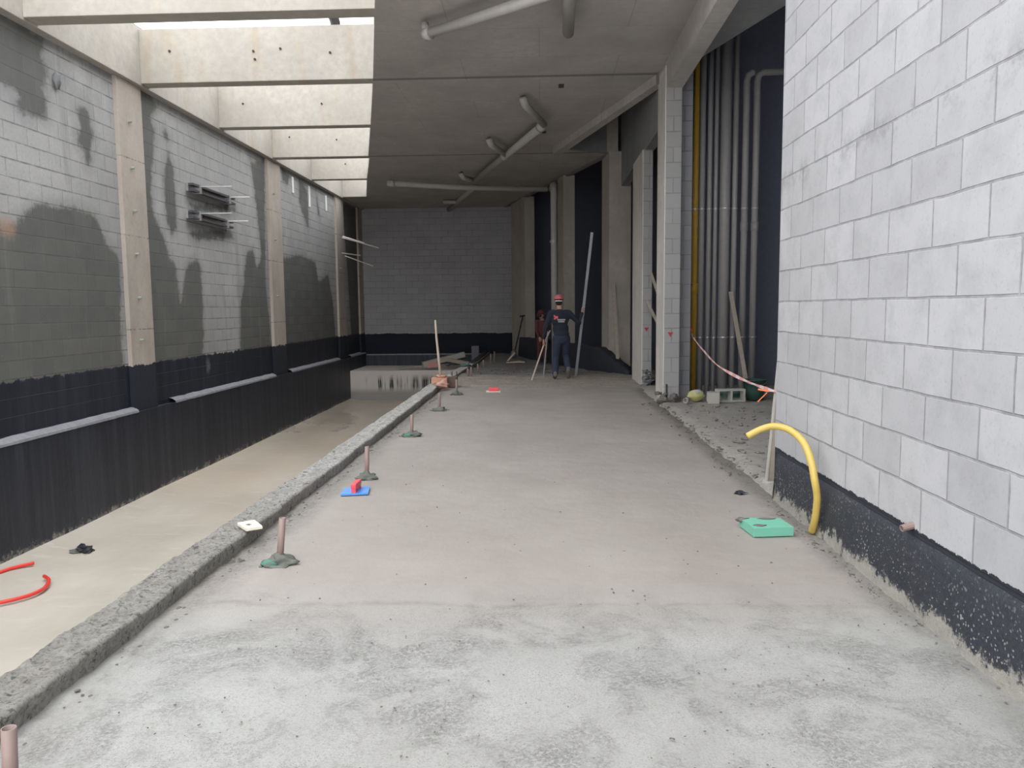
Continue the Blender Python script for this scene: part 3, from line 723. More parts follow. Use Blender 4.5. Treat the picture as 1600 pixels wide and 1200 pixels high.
# ------------------------------------------------------------------ left wall ironwork
for y0, y1, z, lab in ((14.69, 16.72, 3.87, 'upper dark steel channel fixed along the left wall'), (14.63, 16.56, 3.35, 'lower dark steel channel fixed along the left wall')):
    t = thing('steel_channel', (-6.65, y0, z), lab, 'channel', 'steel channels on the left wall')
    link('channel_rail', box(-6.70, -6.60, y0, y1, z + .035, z + .075), 'rust', t)
    link('channel_rail', box(-6.70, -6.60, y0, y1, z - .075, z - .035), 'rust', t)
    link('channel_web', box(-6.75, -6.70, y0, y1, z - .07, z + .07), 'steel', t)
    for yy in (y0 + .3, y1 - .3):
        link('channel_clamp', box(-6.74, -6.58, yy - .03, yy + .03, z - .09, z + .09), 'steel', t)
        link('tie_rod', tube([(-6.6, yy, z + .05), (-6.02 if yy < 16 else -6.2, yy + .1, z + .06)], .010, 8), 'rebar', t)
for a, b, lab in (((-6.7, 26.0, 3.95), (-5.55, 26.5, 3.62), 'upper thin tie rod sticking out of the third left column, longest of the four'),
                  ((-6.7, 26.1, 4.0), (-6.0, 26.3, 3.78), 'topmost short tie rod sticking out of the third left column'),
                  ((-6.7, 25.9, 3.42), (-6.15, 26.3, 3.36), 'lower short tie rod sticking out of the third left column'),
                  ((-6.7, 26.4, 3.36), (-5.8, 26.7, 3.02), 'lowest tie rod sloping down from the third left column')):
    tag(link('tie_rod', tube([a, b], .018, 8), 'rebar'), lab, 'rod', 'tie rods by the far left corner')

# ------------------------------------------------------------------ level stakes on mortar pads
def stake(x, y, top, lean, pad, lab, padmat='mortar', seed=1, z=0.0, r=.020, group='level stakes along the kerb'):
    t = thing('level_stake', (x, y, z), lab, 'stake', group)
    link('pipe_stub', tube([(x, y, z - .02), (x + lean[0], y + lean[1], z + top)], r, 14, hollow=.004), 'pvc', t, True)
    if pad:
        bm = blob(x + pad * .05, y - .01, z + .010, pad, pad * .72, .042, None, 3, .35, seed, 4)
        blob(x, y, z + .04, .032, .032, .04, bm, 2, .2, seed)
        for k in range(9):
            a = random.random() * 6.28; d = pad * random.uniform(.9, 1.35)
            blob(x + d * math.cos(a), y + d * .75 * math.sin(a), z + .004, .012, .01, .007, bm, 1, .4, k)
        link('mortar_pad', bm, 'mortar', t, True)
        if padmat == 'green':
            link('mortar_stain', blob(x - .045, y - pad * .62, z + .018, .052, .022, .024, None, 2, .3, 4), 'greenspill', t, True)['label'] = 'green patch on the front of the mortar pad'
    return t
stake(-1.662, 2.2, .225, (.01, 0), .0, 'brownish pipe stub at the bottom left corner of the photo, nearest of the row', r=.022)
stake(-1.568, 4.40, .28, (.03, 0), .095, 'pipe stake in the biggest green-stained mortar pad, second nearest of the row', 'green', 2)
stake(-1.560, 6.68, .295, (.01, 0), .085, 'pipe stake with a flat mortar pad behind the blue float', seed=3)
stake(-1.550, 9.0, .26, (.012, 0), .11, 'pipe stake in a wide mortar pad between the blue float and the orange bricks', 'green', seed=5)
stake(-1.518, 11.3, .265, (.005, 0), .12, 'pinkish pipe stake just in front of the orange bricks', seed=8)
stake(-1.494, 13.4, .27, (.006, 0), .10, 'pipe stake right of the orange bricks with a rounded mortar pad', seed=6)
for x, y, h_, lab in ((-1.66, 17.3, .24, 'left one of the twin thin stakes past the bricks'), (-1.60, 17.45, .27, 'right one of the twin thin stakes past the bricks'), (-1.57, 19.0, .26, 'single thin stake between the twin stakes and the far end'),
                      (-1.66, 22.0, .22, 'short thin stake close to the kerb near the dark grey cube'), (-1.55, 23.6, .30, 'far thin stake, second from the end of the row'), (-1.50, 24.6, .32, 'farthest thin stake at the end of the row')):
    stake(x, y, h_, (.0, 0), .0, lab, z=-.02 - min(.16, (y - 14.3) * .02) , r=.022, group='level stakes on the raw floor')

# ------------------------------------------------------------------ small things on the screed
def rot_pts(cx, cy, deg, pts):
    c, s_ = math.cos(R(deg)), math.sin(R(deg)); return [(cx + a * c - b * s_, cy + a * s_ + b * c) for a, b in pts]
t = thing('plastering_float', (-1.53, 6.17, 0), 'blue plastering float with a red handle lying on the screed', 'float')
link('float_plate', prism(rot_pts(-1.535, 6.17, 8, ((-.11, -.125), (.11, -.105), (.105, .125), (-.10, .115))), .008, .022), 'blueplastic', t)
hb = bmesh.new(); bx(hb, -1.552, -1.508, 6.07, 6.27, .055, .095, bev=.01); bx(hb, -1.548, -1.512, 6.075, 6.115, .02, .07); bx(hb, -1.548, -1.512, 6.225, 6.265, .02, .07)
link('float_handle', hb, 'redplastic', t)
t = thing('plastering_float', (-.87, 13.83, 0), 'small red float far out on the screed by its end edge', 'float')
link('float_plate', prism(rot_pts(-.87, 13.83, 4, ((-.13, -.10), (.13, -.10), (.13, .10), (-.13, .10))), .004, .02), 'tile', t)
link('float_handle', box(-.95, -.77, 13.78, 13.86, .02, .085, bev=.012), 'redplastic', t)
t = thing('foam_block', (1.5, 5.0, 0), 'mint green foam block lying on the screed by the yellow hose', 'sponge')
link('foam_body', prism(rot_pts(1.50, 5.06, 2, ((-.13, -.13), (.135, -.11), (.12, .11), (-.15, .13))), .008, .066), 'green', t)
for a in ((1.36, 5.16, .055, .035, .03, .022), (1.43, 4.99, .068, .035, .018, .005), (1.52, 5.15, .068, .05, .014, .005)):
    link('mortar_smear', blob(*a, None, 2, .4, 2), 'crumb', t, True)
t = thing('hose', (1.834, 5.14, 0), 'yellow hose standing up from the floor and arching along the right wall', 'hose')
yh = [(1.800, 5.08, .0), (1.795, 5.02, .09), (1.793, 4.99, .17), (1.785, 4.96, .27), (1.762, 4.95, .38), (1.750, 4.99, .495), (1.725, 5.07, .605), (1.672, 5.19, .668), (1.597, 5.28, .680), (1.522, 5.32, .655), (1.434, 5.35, .600)]
link('hose_body', tube(smooth_pts(yh, 6), .0235, 16, hollow=.006), 'yellow', t, True)
t = thing('hose', (-6, 8.3, PIT), 'red hose curling on the pool floor at the left edge of the photo', 'hose')
rh = [(-6.29, 9.02), (-6.41, 8.87), (-6.62 + .15, 8.72), (-6.52, 8.35), (-6.50, 7.9), (-6.35, 7.55), (-6.1, 7.53), (-5.80, 7.74), (-5.63, 7.94), (-5.60, 8.17), (-5.71, 8.42), (-5.85, 8.55)]
link('hose_body', tube(smooth_pts([(x, y, PIT + .045) for x, y in rh], 6), .021, 12), 'red', t, True)
t = thing('debris_lump', (-6.02, 9.6, PIT), 'black lump of debris lying on the tan pool floor', 'debris')
b_ = blob(-6.0, 9.6, PIT + .04, .09, .07, .045, None, 3, .6, 3); blob(-5.93, 9.55, PIT + .03, .05, .06, .03, b_, 2, .5, 8); link('lump_body', b_, 'black', t)
link('pale_mound', blob(-6.1, 9.6, PIT + .012, .10, .07, .02, None, 2, .4, 2), 'mortar', t)
t = thing('tile_piece', (-1.93, 4.87, .07), 'cream broken tile resting on the concrete kerb', 'tile')
link('tile_body', prism([(-2.03, 4.93), (-1.915, 4.79), (-1.83, 4.85), (-1.94, 5.0)], .082, .100), 'tile', t)
link('tile_mark', prism([(-1.955, 4.88), (-1.925, 4.86), (-1.915, 4.885), (-1.94, 4.90)], .0995, .102), 'crumb', t)
t = tag(link('debris_lump', blob(1.585, 6.12, .012, .045, .03, .018, None, 2, .6, 4), 'black'), 'small black lump on the screed left of the leaning board', 'debris')
t = tag(link('pipe_stub', tube([(1.87, 3.84, .40), (1.80, 3.83, .385)], .018, 10, hollow=.004), 'pvc'), 'pinkish pipe end poking out of the right wall above the black base', 'pipe')
# board against the end of the block wall
t = thing('leaning_board', (2.0, 6.5, .02), 'grey board leaning upright against the end of the right block wall', 'board')
bm = bmesh.new(); vs = [bm.verts.new(p) for p in ((1.905, 6.46, .03), (2.14, 6.46, .03), (2.12, 6.16, 1.5), (1.925, 6.16, 1.5), (1.905, 6.49, .03), (2.14, 6.49, .03), (2.12, 6.19, 1.5), (1.925, 6.19, 1.5))]
for f in ((0, 1, 2, 3), (7, 6, 5, 4), (0, 4, 5, 1), (1, 5, 6, 2), (2, 6, 7, 3), (3, 7, 4, 0)): bm.faces.new([vs[i] for i in f])
link('board_face', bm, 'wood', t)
link('board_edge', bar((1.897, 6.46, .03), (1.917, 6.165, 1.5), .014, .03, side=(1, 0, 0)), 'blockpale', t)
tag(link('concrete_offcut', box(1.89, 2.12, 6.40, 6.55, -.02, .03, bev=.006), 'blockpale'), 'pale flat offcut under the foot of the leaning board', 'offcut')

# ------------------------------------------------------------------ barrier tape
tp = [(2.545, 13.29, 1.10), (2.413, 12.2, 0.995), (2.314, 11.0, 0.871), (2.202, 9.7, 0.776), (2.09, 8.3, 0.755), (1.992, 7.2, 0.774), (1.90, 6.45, 0.806), (1.89, 6.13, 0.823)]
t = thing('barrier_tape', tp[0], 'pink and white barrier tape sagging from the yellow pipe to the block wall', 'tape')
bm = bmesh.new(); prev = None
for i, p in enumerate(smooth_pts(tp, 6)):
    a = .5 + .5 * math.sin(i * .35); d = Vector((.3 * a, 0, 1)).normalized() * (.012 + .005 * math.sin(i * .6))
    cur = [bm.verts.new(p - d), bm.verts.new(p + d), bm.verts.new(p + d + Vector((.003, 0, 0))), bm.verts.new(p - d + Vector((.003, 0, 0)))]
    if prev:
        for k in range(4): bm.faces.new((prev[k], prev[(k + 1) % 4], cur[(k + 1) % 4], cur[k]))
    prev = cur
link('tape_band', bm, 'tape', t)
link('tape_knot', bar((1.885, 6.4, .80), (1.80, 6.42, .815), .028, .012), 'orange', t)
link('tape_tail', bar((1.87, 6.4, .79), (1.80, 6.42, .71), .03, .006), 'orange', t)
link('tape_knot', tube([(2.54, 13.29, 1.06), (2.54, 13.29, 1.14)], .062, 10), 'orange', t)

# ------------------------------------------------------------------ things by the riser shaft
def hollow_block(cx, cy, z, L, Wd, H, deg, lab, mat='blockpale', upright=False):
    t = thing('hollow_block', (cx, cy, z), lab, 'block', 'hollow blocks by the riser shaft')
    bm = bmesh.new(); th = .03
    bx(bm, -L/2, L/2, -Wd/2, -Wd/2 + th, 0, H); bx(bm, -L/2, L/2, Wd/2 - th, Wd/2, 0, H)
    for x in (-L/2, -th/2, L/2 - th): bx(bm, x, x + th, -Wd/2 + th, Wd/2 - th, 0, H)
    if upright: bmesh.ops.rotate(bm, verts=bm.verts, cent=(0, 0, 0), matrix=Matrix.Rotation(R(90), 3, 'X')); bmesh.ops.translate(bm, verts=bm.verts, vec=(0, 0, Wd/2))
    bmesh.ops.rotate(bm, verts=bm.verts, cent=(0, 0, 0), matrix=Matrix.Rotation(R(deg), 3, 'Z'))
    bmesh.ops.translate(bm, verts=bm.verts, vec=(cx, cy, z))
    link('block_body', bm, mat, t)
hollow_block(2.92, 12.05, .03, .44, .20, .14, 8, 'pale hollow block lying on its side in front of the riser pipes', upright=True)
hollow_block(2.55, 11.83, .03, .21, .17, .17, 84, 'small pale hollow block standing with its dark opening towards the camera', upright=True)
t = thing('cement_pack', (2.42, 12.05, .03), 'pale yellow packet lying left of the small hollow block', 'packet')
pk = blob(2.42, 12.05, .115, .14, .10, .085, None, 3, .12, 4); link('packet_body', pk, 'yellowpack', t, True)
link('packet_top', blob(2.43, 12.05, .165, .10, .08, .05, None, 2, .1, 6), 'blockpale', t, True)
t = tag(link('pipe_offcut', tube([(2.20, 11.74, .075), (2.27, 11.92, .075)], .04, 14, hollow=.008), 'pvcwhite', None, True), 'short pipe offcut with its open end facing the camera beside the yellow packet', 'pipe')
t = thing('bucket', (3.37, 12.2, .03), 'dark green bucket standing right of the riser pipes', 'bucket')
bk = bmesh.new(); n = 20; prof = [(.13, 0), (.155, .15), (.18, .31), (.19, .31), (.19, .325), (.17, .325), (.145, .15), (.12, .02)]
prev = None
for r_, z in prof:
    cur = [bk.verts.new((3.37 + r_ * math.cos(6.2832 * k / n), 12.2 + r_ * math.sin(6.2832 * k / n), .03 + z)) for k in range(n)]
    if prev:
        for k in range(n): bk.faces.new((prev[k], prev[(k + 1) % n], cur[(k + 1) % n], cur[k]))
    else: bk.faces.new(cur)
    prev = cur
bk.faces.new(prev)
link('bucket_body', bk, 'greenplastic', t, True)
link('bucket_handle', tube(smooth_pts([(3.19, 12.2, .34), (3.25, 12.05, .30), (3.37, 12.0, .28), (3.49, 12.05, .30), (3.55, 12.2, .34)], 4), .005, 6), 'steel', t)
tag(link('green_sheet', blob(3.13, 12.7, .06, .20, .12, .10, None, 3, .3, 7), 'greenplastic', None, True), 'crumpled green sheet on the floor at the foot of the riser pipes', 'sheet')
t = tag(link('leaning_plank', bar((3.42, 12.75, .04), (3.20, 13.18, 1.75), .07, .03, side=(1, 0, 0)), 'wood'), 'thin dark plank leaning on the right-hand riser pipes', 'plank', 'planks leaning on the right')
tag(link('leaning_plank', bar((1.84, 18.35, -.05), (1.78, 19.05, 2.1), .08, .035, side=(1, 0, 0)), 'wood'), 'pale plank leaning on the third right-hand column', 'plank', 'planks leaning on the right')
tag(link('leaning_plank', bar((2.75, 14.2, 0), (2.05, 14.55, 2.15), .05, .04, side=(1, 0, 0)), 'wood'), 'upper slanting timber seen in the gap left of the nearest column', 'plank', 'planks leaning on the right')
tag(link('leaning_plank', bar((2.75, 14.35, 0), (1.99, 14.6, 1.62), .05, .04, side=(1, 0, 0)), 'wood'), 'lower slanting timber seen in the gap left of the nearest column', 'plank', 'planks leaning on the right')
# crumpled striped wrapping by the second column
cw = bmesh.new()
for k in range(7): blob(1.98 + .035 * (k % 3), 14.62 + .03 * (k % 2), .02 + .045 * k, .075 - .004 * k, .06, .035, cw, 2, .6, k)
tag(link('crumpled_wrapping', cw, plain('crumpled_black_and_white_film', (0.16, 0.16, 0.16), .5, vary=.95, scale=16)), 'crumpled dark and white wrapping at the foot of the second right-hand column', 'wrapping')
rb = bmesh.new()
for k in range(26): blob(1.96 + random.uniform(-.12, .22), 12.18 + random.uniform(-.2, .25), .02 + random.uniform(0, .1), .05, .05, .04, rb, 1, .5, k)
tag(link('rubble_heap', rb, 'crumb'), 'small heap of broken mortar at the foot of the nearest right-hand column', 'rubble', kind='stuff')

# ------------------------------------------------------------------ bricks, stick and boards along the kerb
bk = bmesh.new(); bx(bk, -2.10, -1.80, 14.55, 14.72, .085, .20, bev=.012)
t = thing('clay_brick', (-1.95, 14.6, .08), 'orange clay brick on the kerb carrying the tall stick', 'brick', 'bricks on the kerb'); link('brick_body', bk, 'brickred', t)
t = thing('clay_brick', (-1.72, 14.9, 0), 'dark brown brick just right of the orange one', 'brick', 'bricks on the kerb'); link('brick_body', box(-1.86, -1.64, 14.8, 15.0, -.01, .19, bev=.012), 'brickdark', t)
for x in (-2.04, -1.79, -1.70): link('wire_spike', tube([(x + .05, 14.9, .18), (x + .05, 14.9, .30)], .008, 6), 'rust', t)
t = tag(link('pink_rag', blob(-1.86, 14.25, .10, .12, .09, .06, None, 3, .6, 5), plain('pale_pink_cloth', (0.62, 0.36, 0.30), .9), None, True), 'crumpled pale pink rag in front of the orange brick', 'rag')
t = tag(link('wooden_stick', tube([(-1.93, 14.62, .20), (-1.955, 14.6, .55), (-1.985, 14.57, .95), (-2.0, 14.55, 1.30)], [.026, .025, .022, .018], 10), 'woodpale', None, True), 'tall thin pale stick standing on the orange brick', 'stick')
tag(link('mortar_lump', blob(-1.93, 14.64, .22, .10, .06, .03, None, 2, .4, 3), 'brickred', None, True), 'lump of mortar round the foot of the tall stick', 'mortar')
tag(link('green_scrap', blob(-2.05, 20.6, .0, .14, .2, .03, None, 2, .4, 3), 'greenspill', None, True), 'scrap of green plastic lying on the kerb far past the bricks', 'scrap')
def board(p, q, wd, th, mat, lab):
    return tag(link('loose_board', bar(p, q, wd, th), mat), lab, 'board', 'boards heaped on the far pool step')
board((-4.15, 26.75, -.42), (-2.75, 27.3, -.10), .26, .17, 'blockpale', 'pale board propped at a slant on top of the heap')
board((-3.5, 26.9, -.22), (-2.3, 27.0, -.46), .20, .13, 'wood', 'brown board sloping down towards the kerb')
board((-4.55, 26.95, -.50), (-3.3, 27.2, -.44), .22, .04, 'wood', 'dark thin board sticking out to the left under the heap')
board((-4.0, 26.75, -.44), (-3.62, 26.78, -.40), .14, .20, 'pinkwood', 'short pink painted board end at the left of the heap')
board((-3.4, 27.5, -.5), (-2.3, 28.2, -.25), .2, .05, 'graydark', 'dark board at the back of the heap')
tag(link('loose_board', bar((-5.05, 27.0, -.56), (-4.5, 27.1, -.55), .16, .06), 'wood'), 'small flat board lying alone left of the heap', 'board', 'boards heaped on the far pool step')
tag(link('grey_cube', box(-2.48, -2.22, 27.3, 27.55, -.60, .19, bev=.015), 'graydark'), 'dark grey box standing at the far end of the kerb', 'box')
t = thing('shovel', (-.8, 24, -.15), 'shovel standing upright against the farthest right-hand column', 'shovel')
link('shovel_handle', tube([(-.88, 26.0, .1), (-.62, 26.25, 1.22)], .022, 8), 'black', t)
link('shovel_grip', tube([(-.72, 26.22, 1.24), (-.55, 26.26, 1.26)], .028, 8), 'black', t)
link('shovel_blade', blob(-.92, 25.85, -.02, .10, .03, .15, None, 2, .1, 1), 'rust', t, True)
t = thing('float_tool', (-.9, 24.2, -.17), 'long-handled rake with a pale triangular head lying in front of the farthest column', 'rake')
link('tool_head', prism([(-1.06, 23.4), (-.50, 23.5), (-.68, 24.1)], -.15, -.12), 'woodpale', t)
link('tool_bar', bar((-1.05, 23.9, -.12), (-.82, 24.0, .13), .07, .03), 'woodpale', t)

# ------------------------------------------------------------------ crumbs scattered on the floor
def crumbs(n, fn, lab, name='mortar_crumbs', mat='crumb'):
    bm = bmesh.new()
    for i in range(n):
        x, y, z, s_ = fn()
        r = bmesh.ops.create_icosphere(bm, subdivisions=1, radius=1)
        q = Matrix.Rotation(random.random() * 3, 3, 'Z')
        a, b, c = s_ * random.uniform(.7, 1.5), s_ * random.uniform(.6, 1.2), s_ * random.uniform(.35, .7)
        for v in r['verts']:
            k = 1 + random.uniform(-.25, .25); v.co = q @ Vector((v.co.x * a * k, v.co.y * b * k, v.co.z * c * k)) + Vector((x, y, z + c * .4))
    tag(link(name, bm, mat), lab, 'debris', kind='stuff')
def f_near():
    y = random.uniform(2.0, 3.7); x = random.uniform(-1.5, 1.6) * (y / 3.0) ** .3
    if mnoise.noise(Vector((x * 1.7, y * 1.7, 2))) < .02: y = random.uniform(2.0, 3.8); x = random.uniform(-1.6, 1.7)
    return x, y, .01, random.choice((.0015, .002, .002, .003, .005))
crumbs(420, f_near, 'dark crumbs of mortar scattered over the rough near floor')
crumbs(120, lambda: (random.uniform(-1.5, 1.6), random.uniform(3.8, 8), .004, random.choice((.003, .004, .006))), 'few small crumbs lying on the smooth middle screed')
crumbs(420, lambda: (random.gauss(-1.80, .05), random.uniform(2.2, 13), -.012, random.choice((.005, .008, .012))), 'crumbly gravel in the joint between kerb and screed')
crumbs(260, lambda: (random.gauss(1.86, .12) , random.uniform(6.7, 12), .012, random.choice((.008, .012, .018))), 'broken mortar along the ragged right edge of the screed')
crumbs(200, lambda: (random.gauss(1.74, .035), random.uniform(2.8, 5.9), -.006, random.choice((.004, .006, .009))), 'mortar grit along the foot of the right wall')
crumbs(110, lambda: (random.uniform(2.0, 3.2), random.uniform(7, 11.6), .03, random.choice((.012, .018, .03))), 'flat chips lying on the dusty concrete right of the screed', mat='chip')
crumbs(420, lambda: (random.uniform(-1.7, -.3) + random.random() ** 2 * 2, random.uniform(14.5, 20), -.05, random.choice((.012, .018, .03))), 'rubble scattered over the unfinished ground past the screed')

# ------------------------------------------------------------------ people
def ellip(bm, c, r, q=None, sub=3):
    g = bmesh.ops.create_icosphere(bm, subdivisions=sub, radius=1)
    for v in g['verts']:
        p = Vector((v.co.x * r[0], v.co.y * r[1], v.co.z * r[2]))
        v.co = (q @ p if q else p) + Vector(c)
def limb(bm, pts, rad, seg=14):
    tube(pts, rad, seg, bm)
    for p, r in zip(pts, rad): ellip(bm, p, (r, r, r), None, 2)
def fuse(name, bm, mat, parent, vox=.010, sm=6):
    o = link(name, bm, mat, parent, True)
    a = o.modifiers.new('Remesh', 'REMESH'); a.mode = 'VOXEL'; a.voxel_size = vox; a.use_smooth_shade = True
    b = o.modifiers.new('Smooth', 'SMOOTH'); b.factor = .5; b.iterations = sm
    return o
def hand(bm, wrist, d, side, curl, thumb=None):
    """palm and five fingers; d = pointing direction, side = towards the thumb, curl = direction the fingers close in"""
    w_ = Vector(wrist); d = Vector(d).normalized(); s_ = Vector(side); s_ = (s_ - d * s_.dot(d)).normalized(); c = Vector(curl); c = (c - d * c.dot(d) - s_ * c.dot(s_)).normalized()
    limb(bm, [w_ + d * .02 + s_ * .015, w_ + d * .075 + s_ * .022], [.024, .022]); limb(bm, [w_ + d * .02 - s_ * .015, w_ + d * .075 - s_ * .022], [.022, .020])
    for k, L in enumerate((.072, .080, .074, .060)):
        b0 = w_ + d * .088 + s_ * (.030 - .020 * k); p1 = b0 + d * L * .45 + c * .008; p2 = p1 + (d * .35 + c).normalized() * L * .38; p3 = p2 + (c - d * .45).normalized() * L * .30
        limb(bm, [b0, p1, p2, p3], [.0098, .0094, .0088, .0078], 8)
    b0 = w_ + d * .035 + s_ * .03; limb(bm, [b0, b0 + (s_ + d * .6 + c * .3).normalized() * .035, b0 + (s_ * .5 + d + c).normalized() * .062], [.013, .011, .009], 8)

def person(base, J, mats, label, cap):
    """J: joints in world space"""
    t = thing('person', base, label, 'person')
    V = {k: Vector(v) for k, v in J.items() if not k.startswith('hand')}
    body = bmesh.new()
    fwd = V['face'].normalized(); sidev = fwd.cross(Vector((0, 0, 1))).normalized(); upv = sidev.cross(fwd)
    qf = Matrix((sidev, fwd, upv)).transposed(); qt = Matrix((sidev, Vector((0, 0, 1)).cross(sidev), Vector((0, 0, 1)))).transposed()
    ellip(body, V['head'] + Vector((0, 0, .02)), (.076, .094, .105), qf); ellip(body, V['head'] + fwd * .02 + Vector((0, 0, -.055)), (.055, .066, .06), qf)
    ellip(body, V['head'] + fwd * .098 + Vector((0, 0, -.012)), (.014, .020, .024), qf, 2)                     # nose
    for s_ in (-1, 1):
        ellip(body, V['head'] + sidev * s_ * .078 + Vector((0, 0, -.01)), (.012, .02, .032), qf, 2)             # ears
        ellip(body, V['head'] + sidev * s_ * .03 + fwd * .083 + Vector((0, 0, .022)), (.018, .012, .010), qf, 2)  # brow
    ellip(body, V['head'] + fwd * .082 + Vector((0, 0, -.055)), (.024, .012, .010), qf, 2)                      # lips
    limb(body, [V['neck'], V['head'] + Vector((0, 0, -.06))], [.058, .052])
    limb(body, [V['chest'], V['belly'], V['hips']], [.095, .088, .095])
    limb(body, [V['neck'] + Vector((0, 0, -.03)), V['chest']], [.065, .085])
    for s_ in 'LR':
        limb(body, [V['neck'] + Vector((0, 0, -.05)), V['sh' + s_]], [.055, .052])
        limb(body, [V['sh' + s_], V['el' + s_], V['wr' + s_]], [.050, .038, .026])
        limb(body, [V['hp' + s_], V['kn' + s_], V['an' + s_]], [.082, .055, .038])
        hd = J.get('hand' + s_)
        if hd: hand(body, V['wr' + s_], *hd)
    fuse('body', body, 'skin', t, .0055, 3)
    sh = bmesh.new()
    for z, r in ((V['chest'], (.19, .135, .17)), (V['belly'], (.172, .135, .20)), (V['hips'] + Vector((0, 0, .05)), (.168, .128, .12))): ellip(sh, z, r, qt)
    limb(sh, [V['neck'] + Vector((0, 0, -.075)), V['chest'] + Vector((0, 0, .06))], [.088, .13])
    for s_ in 'LR':
        limb(sh, [V['neck'] + Vector((0, 0, -.085)), V['sh' + s_]], [.072, .070])
        limb(sh, [V['sh' + s_], V['el' + s_], V['el' + s_].lerp(V['wr' + s_], .88)], [.070, .055, .040])
        tor = V['chest'].lerp(V['belly'], .4); limb(sh, [V['sh' + s_], tor.lerp(V['sh' + s_], .35) + Vector((0, 0, -.1))], [.068, .09])
    fuse('shirt', sh, mats[0], t, .012, 6)
    tr = bmesh.new()
    ellip(tr, V['hips'] + Vector((0, 0, -.03)), (.165, .130, .15), qt)
    for s_ in 'LR':
        limb(tr, [V['hp' + s_], V['hp' + s_].lerp(V['kn' + s_], .5), V['kn' + s_], V['kn' + s_].lerp(V['an' + s_], .45), V['kn' + s_].lerp(V['an' + s_], .93)], [.105, .093, .075, .073, .066])
    fuse('trousers', tr, mats[1], t, .012, 6)
    for s_ in 'LR':
        bt = bmesh.new(); a = V['an' + s_]; f = V['toe' + s_] - a
        limb(bt, [a + Vector((0, 0, .05)), a - f.normalized() * .02, a + f * .55, a + f], [.052, .052, .050, .040])
        fuse('boot', bt, 'boot', t, .008, 3)
    hr = bmesh.new(); ellip(hr, V['head'] - fwd * .022 + Vector((0, 0, .012)), (.081, .084, .100), qf); fuse('hair', hr, 'hair', t, .01, 2)
    if cap:
        c = bmesh.new(); g = bmesh.ops.create_icosphere(c, subdivisions=3, radius=1)
        bmesh.ops.delete(c, geom=[v for v in c.verts if v.co.z < -.12], context='VERTS')
        for v in c.verts: v.co = qf @ Vector((v.co.x * .108, v.co.y * .125, v.co.z * .115)) + V['head'] + Vector((0, 0, .045))
        tube([V['head'] + fwd * .10 + Vector((0, 0, .038)), V['head'] + fwd * .18 + Vector((0, 0, .028))], [.075, .05], 14, c)
        o = link('cap', c, cap, t, True); md = o.modifiers.new('Solid', 'SOLIDIFY'); md.thickness = .006
        o['label'] = 'coral red cap' if cap == 'capred' else 'dull maroon cap'
        rg = tube([V['head'] - fwd * (.10) + sidev * s_ * .074 + Vector((0, 0, .008)) + (Vector(-fwd) * .022 if s_ == 0 else Vector()) for s_ in (-1, -.5, 0, .5, 1)], .010, 8)
        link('cap_strap', rg, 'white', t, True)
    return t
J = dict(head=(.385, 16.42, 1.635), face=(.05, 1, -.12), neck=(.395, 16.40, 1.50), chest=(.40, 16.42, 1.28), belly=(.42, 16.43, 1.06), hips=(.435, 16.40, .90),
         shL=(.215, 16.42, 1.40), elL=(.10, 16.36, 1.09), wrL=(.06, 16.46, .84), shR=(.585, 16.42, 1.40), elR=(.81, 16.44, 1.19), wrR=(.885, 16.52, 1.41),
         hpL=(.345, 16.40, .86), knL=(.315, 16.42, .47), anL=(.30, 16.28, .09), toeL=(.29, 16.46, .03),
         hpR=(.525, 16.42, .86), knR=(.535, 16.56, .50), anR=(.58, 16.36, .17), toeR=(.58, 16.44, .03),
         handL=((-.02, .25, -1), (.3, 1, .1), (1, -.1, 0)), handR=((.05, .25, 1), (-.2, -1, .3), (.9, .3, -.1)))
p1 = person((.42, 16.4, 0), J, ('shirt', 'trouser'), 'person walking away in navy clothes and coral red cap, right hand on a long pole', 'capred')
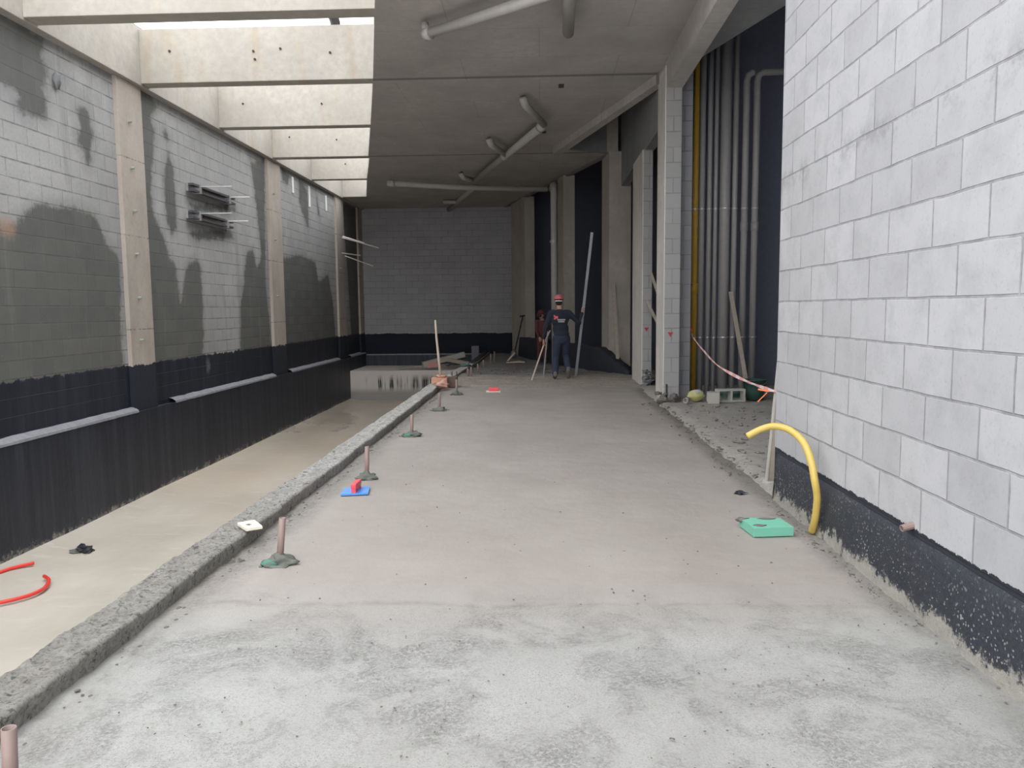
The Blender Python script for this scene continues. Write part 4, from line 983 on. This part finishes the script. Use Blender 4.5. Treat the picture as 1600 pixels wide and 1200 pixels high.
# print on the back of the shirt
lg = bmesh.new()
for a, b, c_, d_ in ((.275, .30, 1.32, 1.36), (.295, .36, 1.285, 1.335), (.275, .31, 1.265, 1.30)): bx(lg, a, b, 16.25, 16.30, c_, d_)
link('shirt_logo', lg, 'redplastic', p1)['label'] = 'red emblem on the shirt back'
def textish(s, x, y, z, size):
    cu = bpy.data.curves.new('shirt_lettering', 'FONT'); cu.body = s; cu.size = size; cu.align_x = 'CENTER'; cu.extrude = .002
    tmp = bpy.data.objects.new('tmp', cu); C.objects.link(tmp)
    me = bpy.data.meshes.new_from_object(tmp.evaluated_get(bpy.context.evaluated_depsgraph_get())); bpy.data.objects.remove(tmp)
    me.transform(Matrix.Translation((x, y, z)) @ Matrix.Rotation(R(90), 4, 'X')); link('shirt_lettering', me, 'white', p1)
textish('IIIIIIIIIIIIIIII', .43, 16.262, 1.245, .042); textish('IIIIIIIIIIIII', .43, 16.264, 1.205, .042)
tag(link('screed_pole', bar((.765, 17.1, -.05), (1.05, 15.9, 3.03), .055, .03, side=(1, 0, 0)), 'alu'), 'long aluminium pole held upright in the right hand of the red-capped worker', 'pole')
tag(link('tool_handle', tube([(-.205, 16.15, -.02), (.075, 16.5, .77), (.20, 16.7, 1.02)], .016, 8), 'woodpale'), 'slanting pale tool handle in the left hand of the worker in the red cap', 'tool')
tag(link('tool_handle', tube([(.045, 16.97, -.06), (.15, 16.85, 1.0)], .016, 8), 'alu'), 'short grey rod upright beside the left leg of the worker in the red cap', 'tool')
dx, dy, dz = .02, 23.3, -.17
J2 = dict(head=(dx, dy, 1.47 + dz), face=(-.5, -.6, -.25), neck=(dx + .02, dy + .02, 1.33 + dz), chest=(dx + .02, dy + .03, 1.13 + dz), belly=(dx + .02, dy + .03, .98 + dz), hips=(dx + .02, dy + .02, .84 + dz),
          shL=(dx + .18, dy + .02, 1.27 + dz), elL=(dx + .2, dy - .04, .99 + dz), wrL=(dx + .14, dy - .2, .80 + dz), shR=(dx - .13, dy + .02, 1.27 + dz), elR=(dx - .15, dy - .04, .99 + dz), wrR=(dx - .06, dy - .2, .80 + dz),
          hpL=(dx + .10, dy, .78 + dz), knL=(dx + .10, dy - .04, .43 + dz), anL=(dx + .10, dy, .09 + dz), toeL=(dx + .11, dy - .17, .04 + dz),
          hpR=(dx - .06, dy, .78 + dz), knR=(dx - .07, dy - .03, .43 + dz), anR=(dx - .08, dy + .03, .09 + dz), toeR=(dx - .09, dy - .14, .04 + dz),
          handL=((-.2, -.6, -.7), (-1, 0, 0), (0, .5, -1)), handR=((.2, -.6, -.7), (1, 0, 0), (0, .5, -1)))
person((dx, dy, dz), J2, ('maroon', 'maroon'), 'person in maroon clothes farther back, mostly hidden by the worker in the red cap', 'maroon')
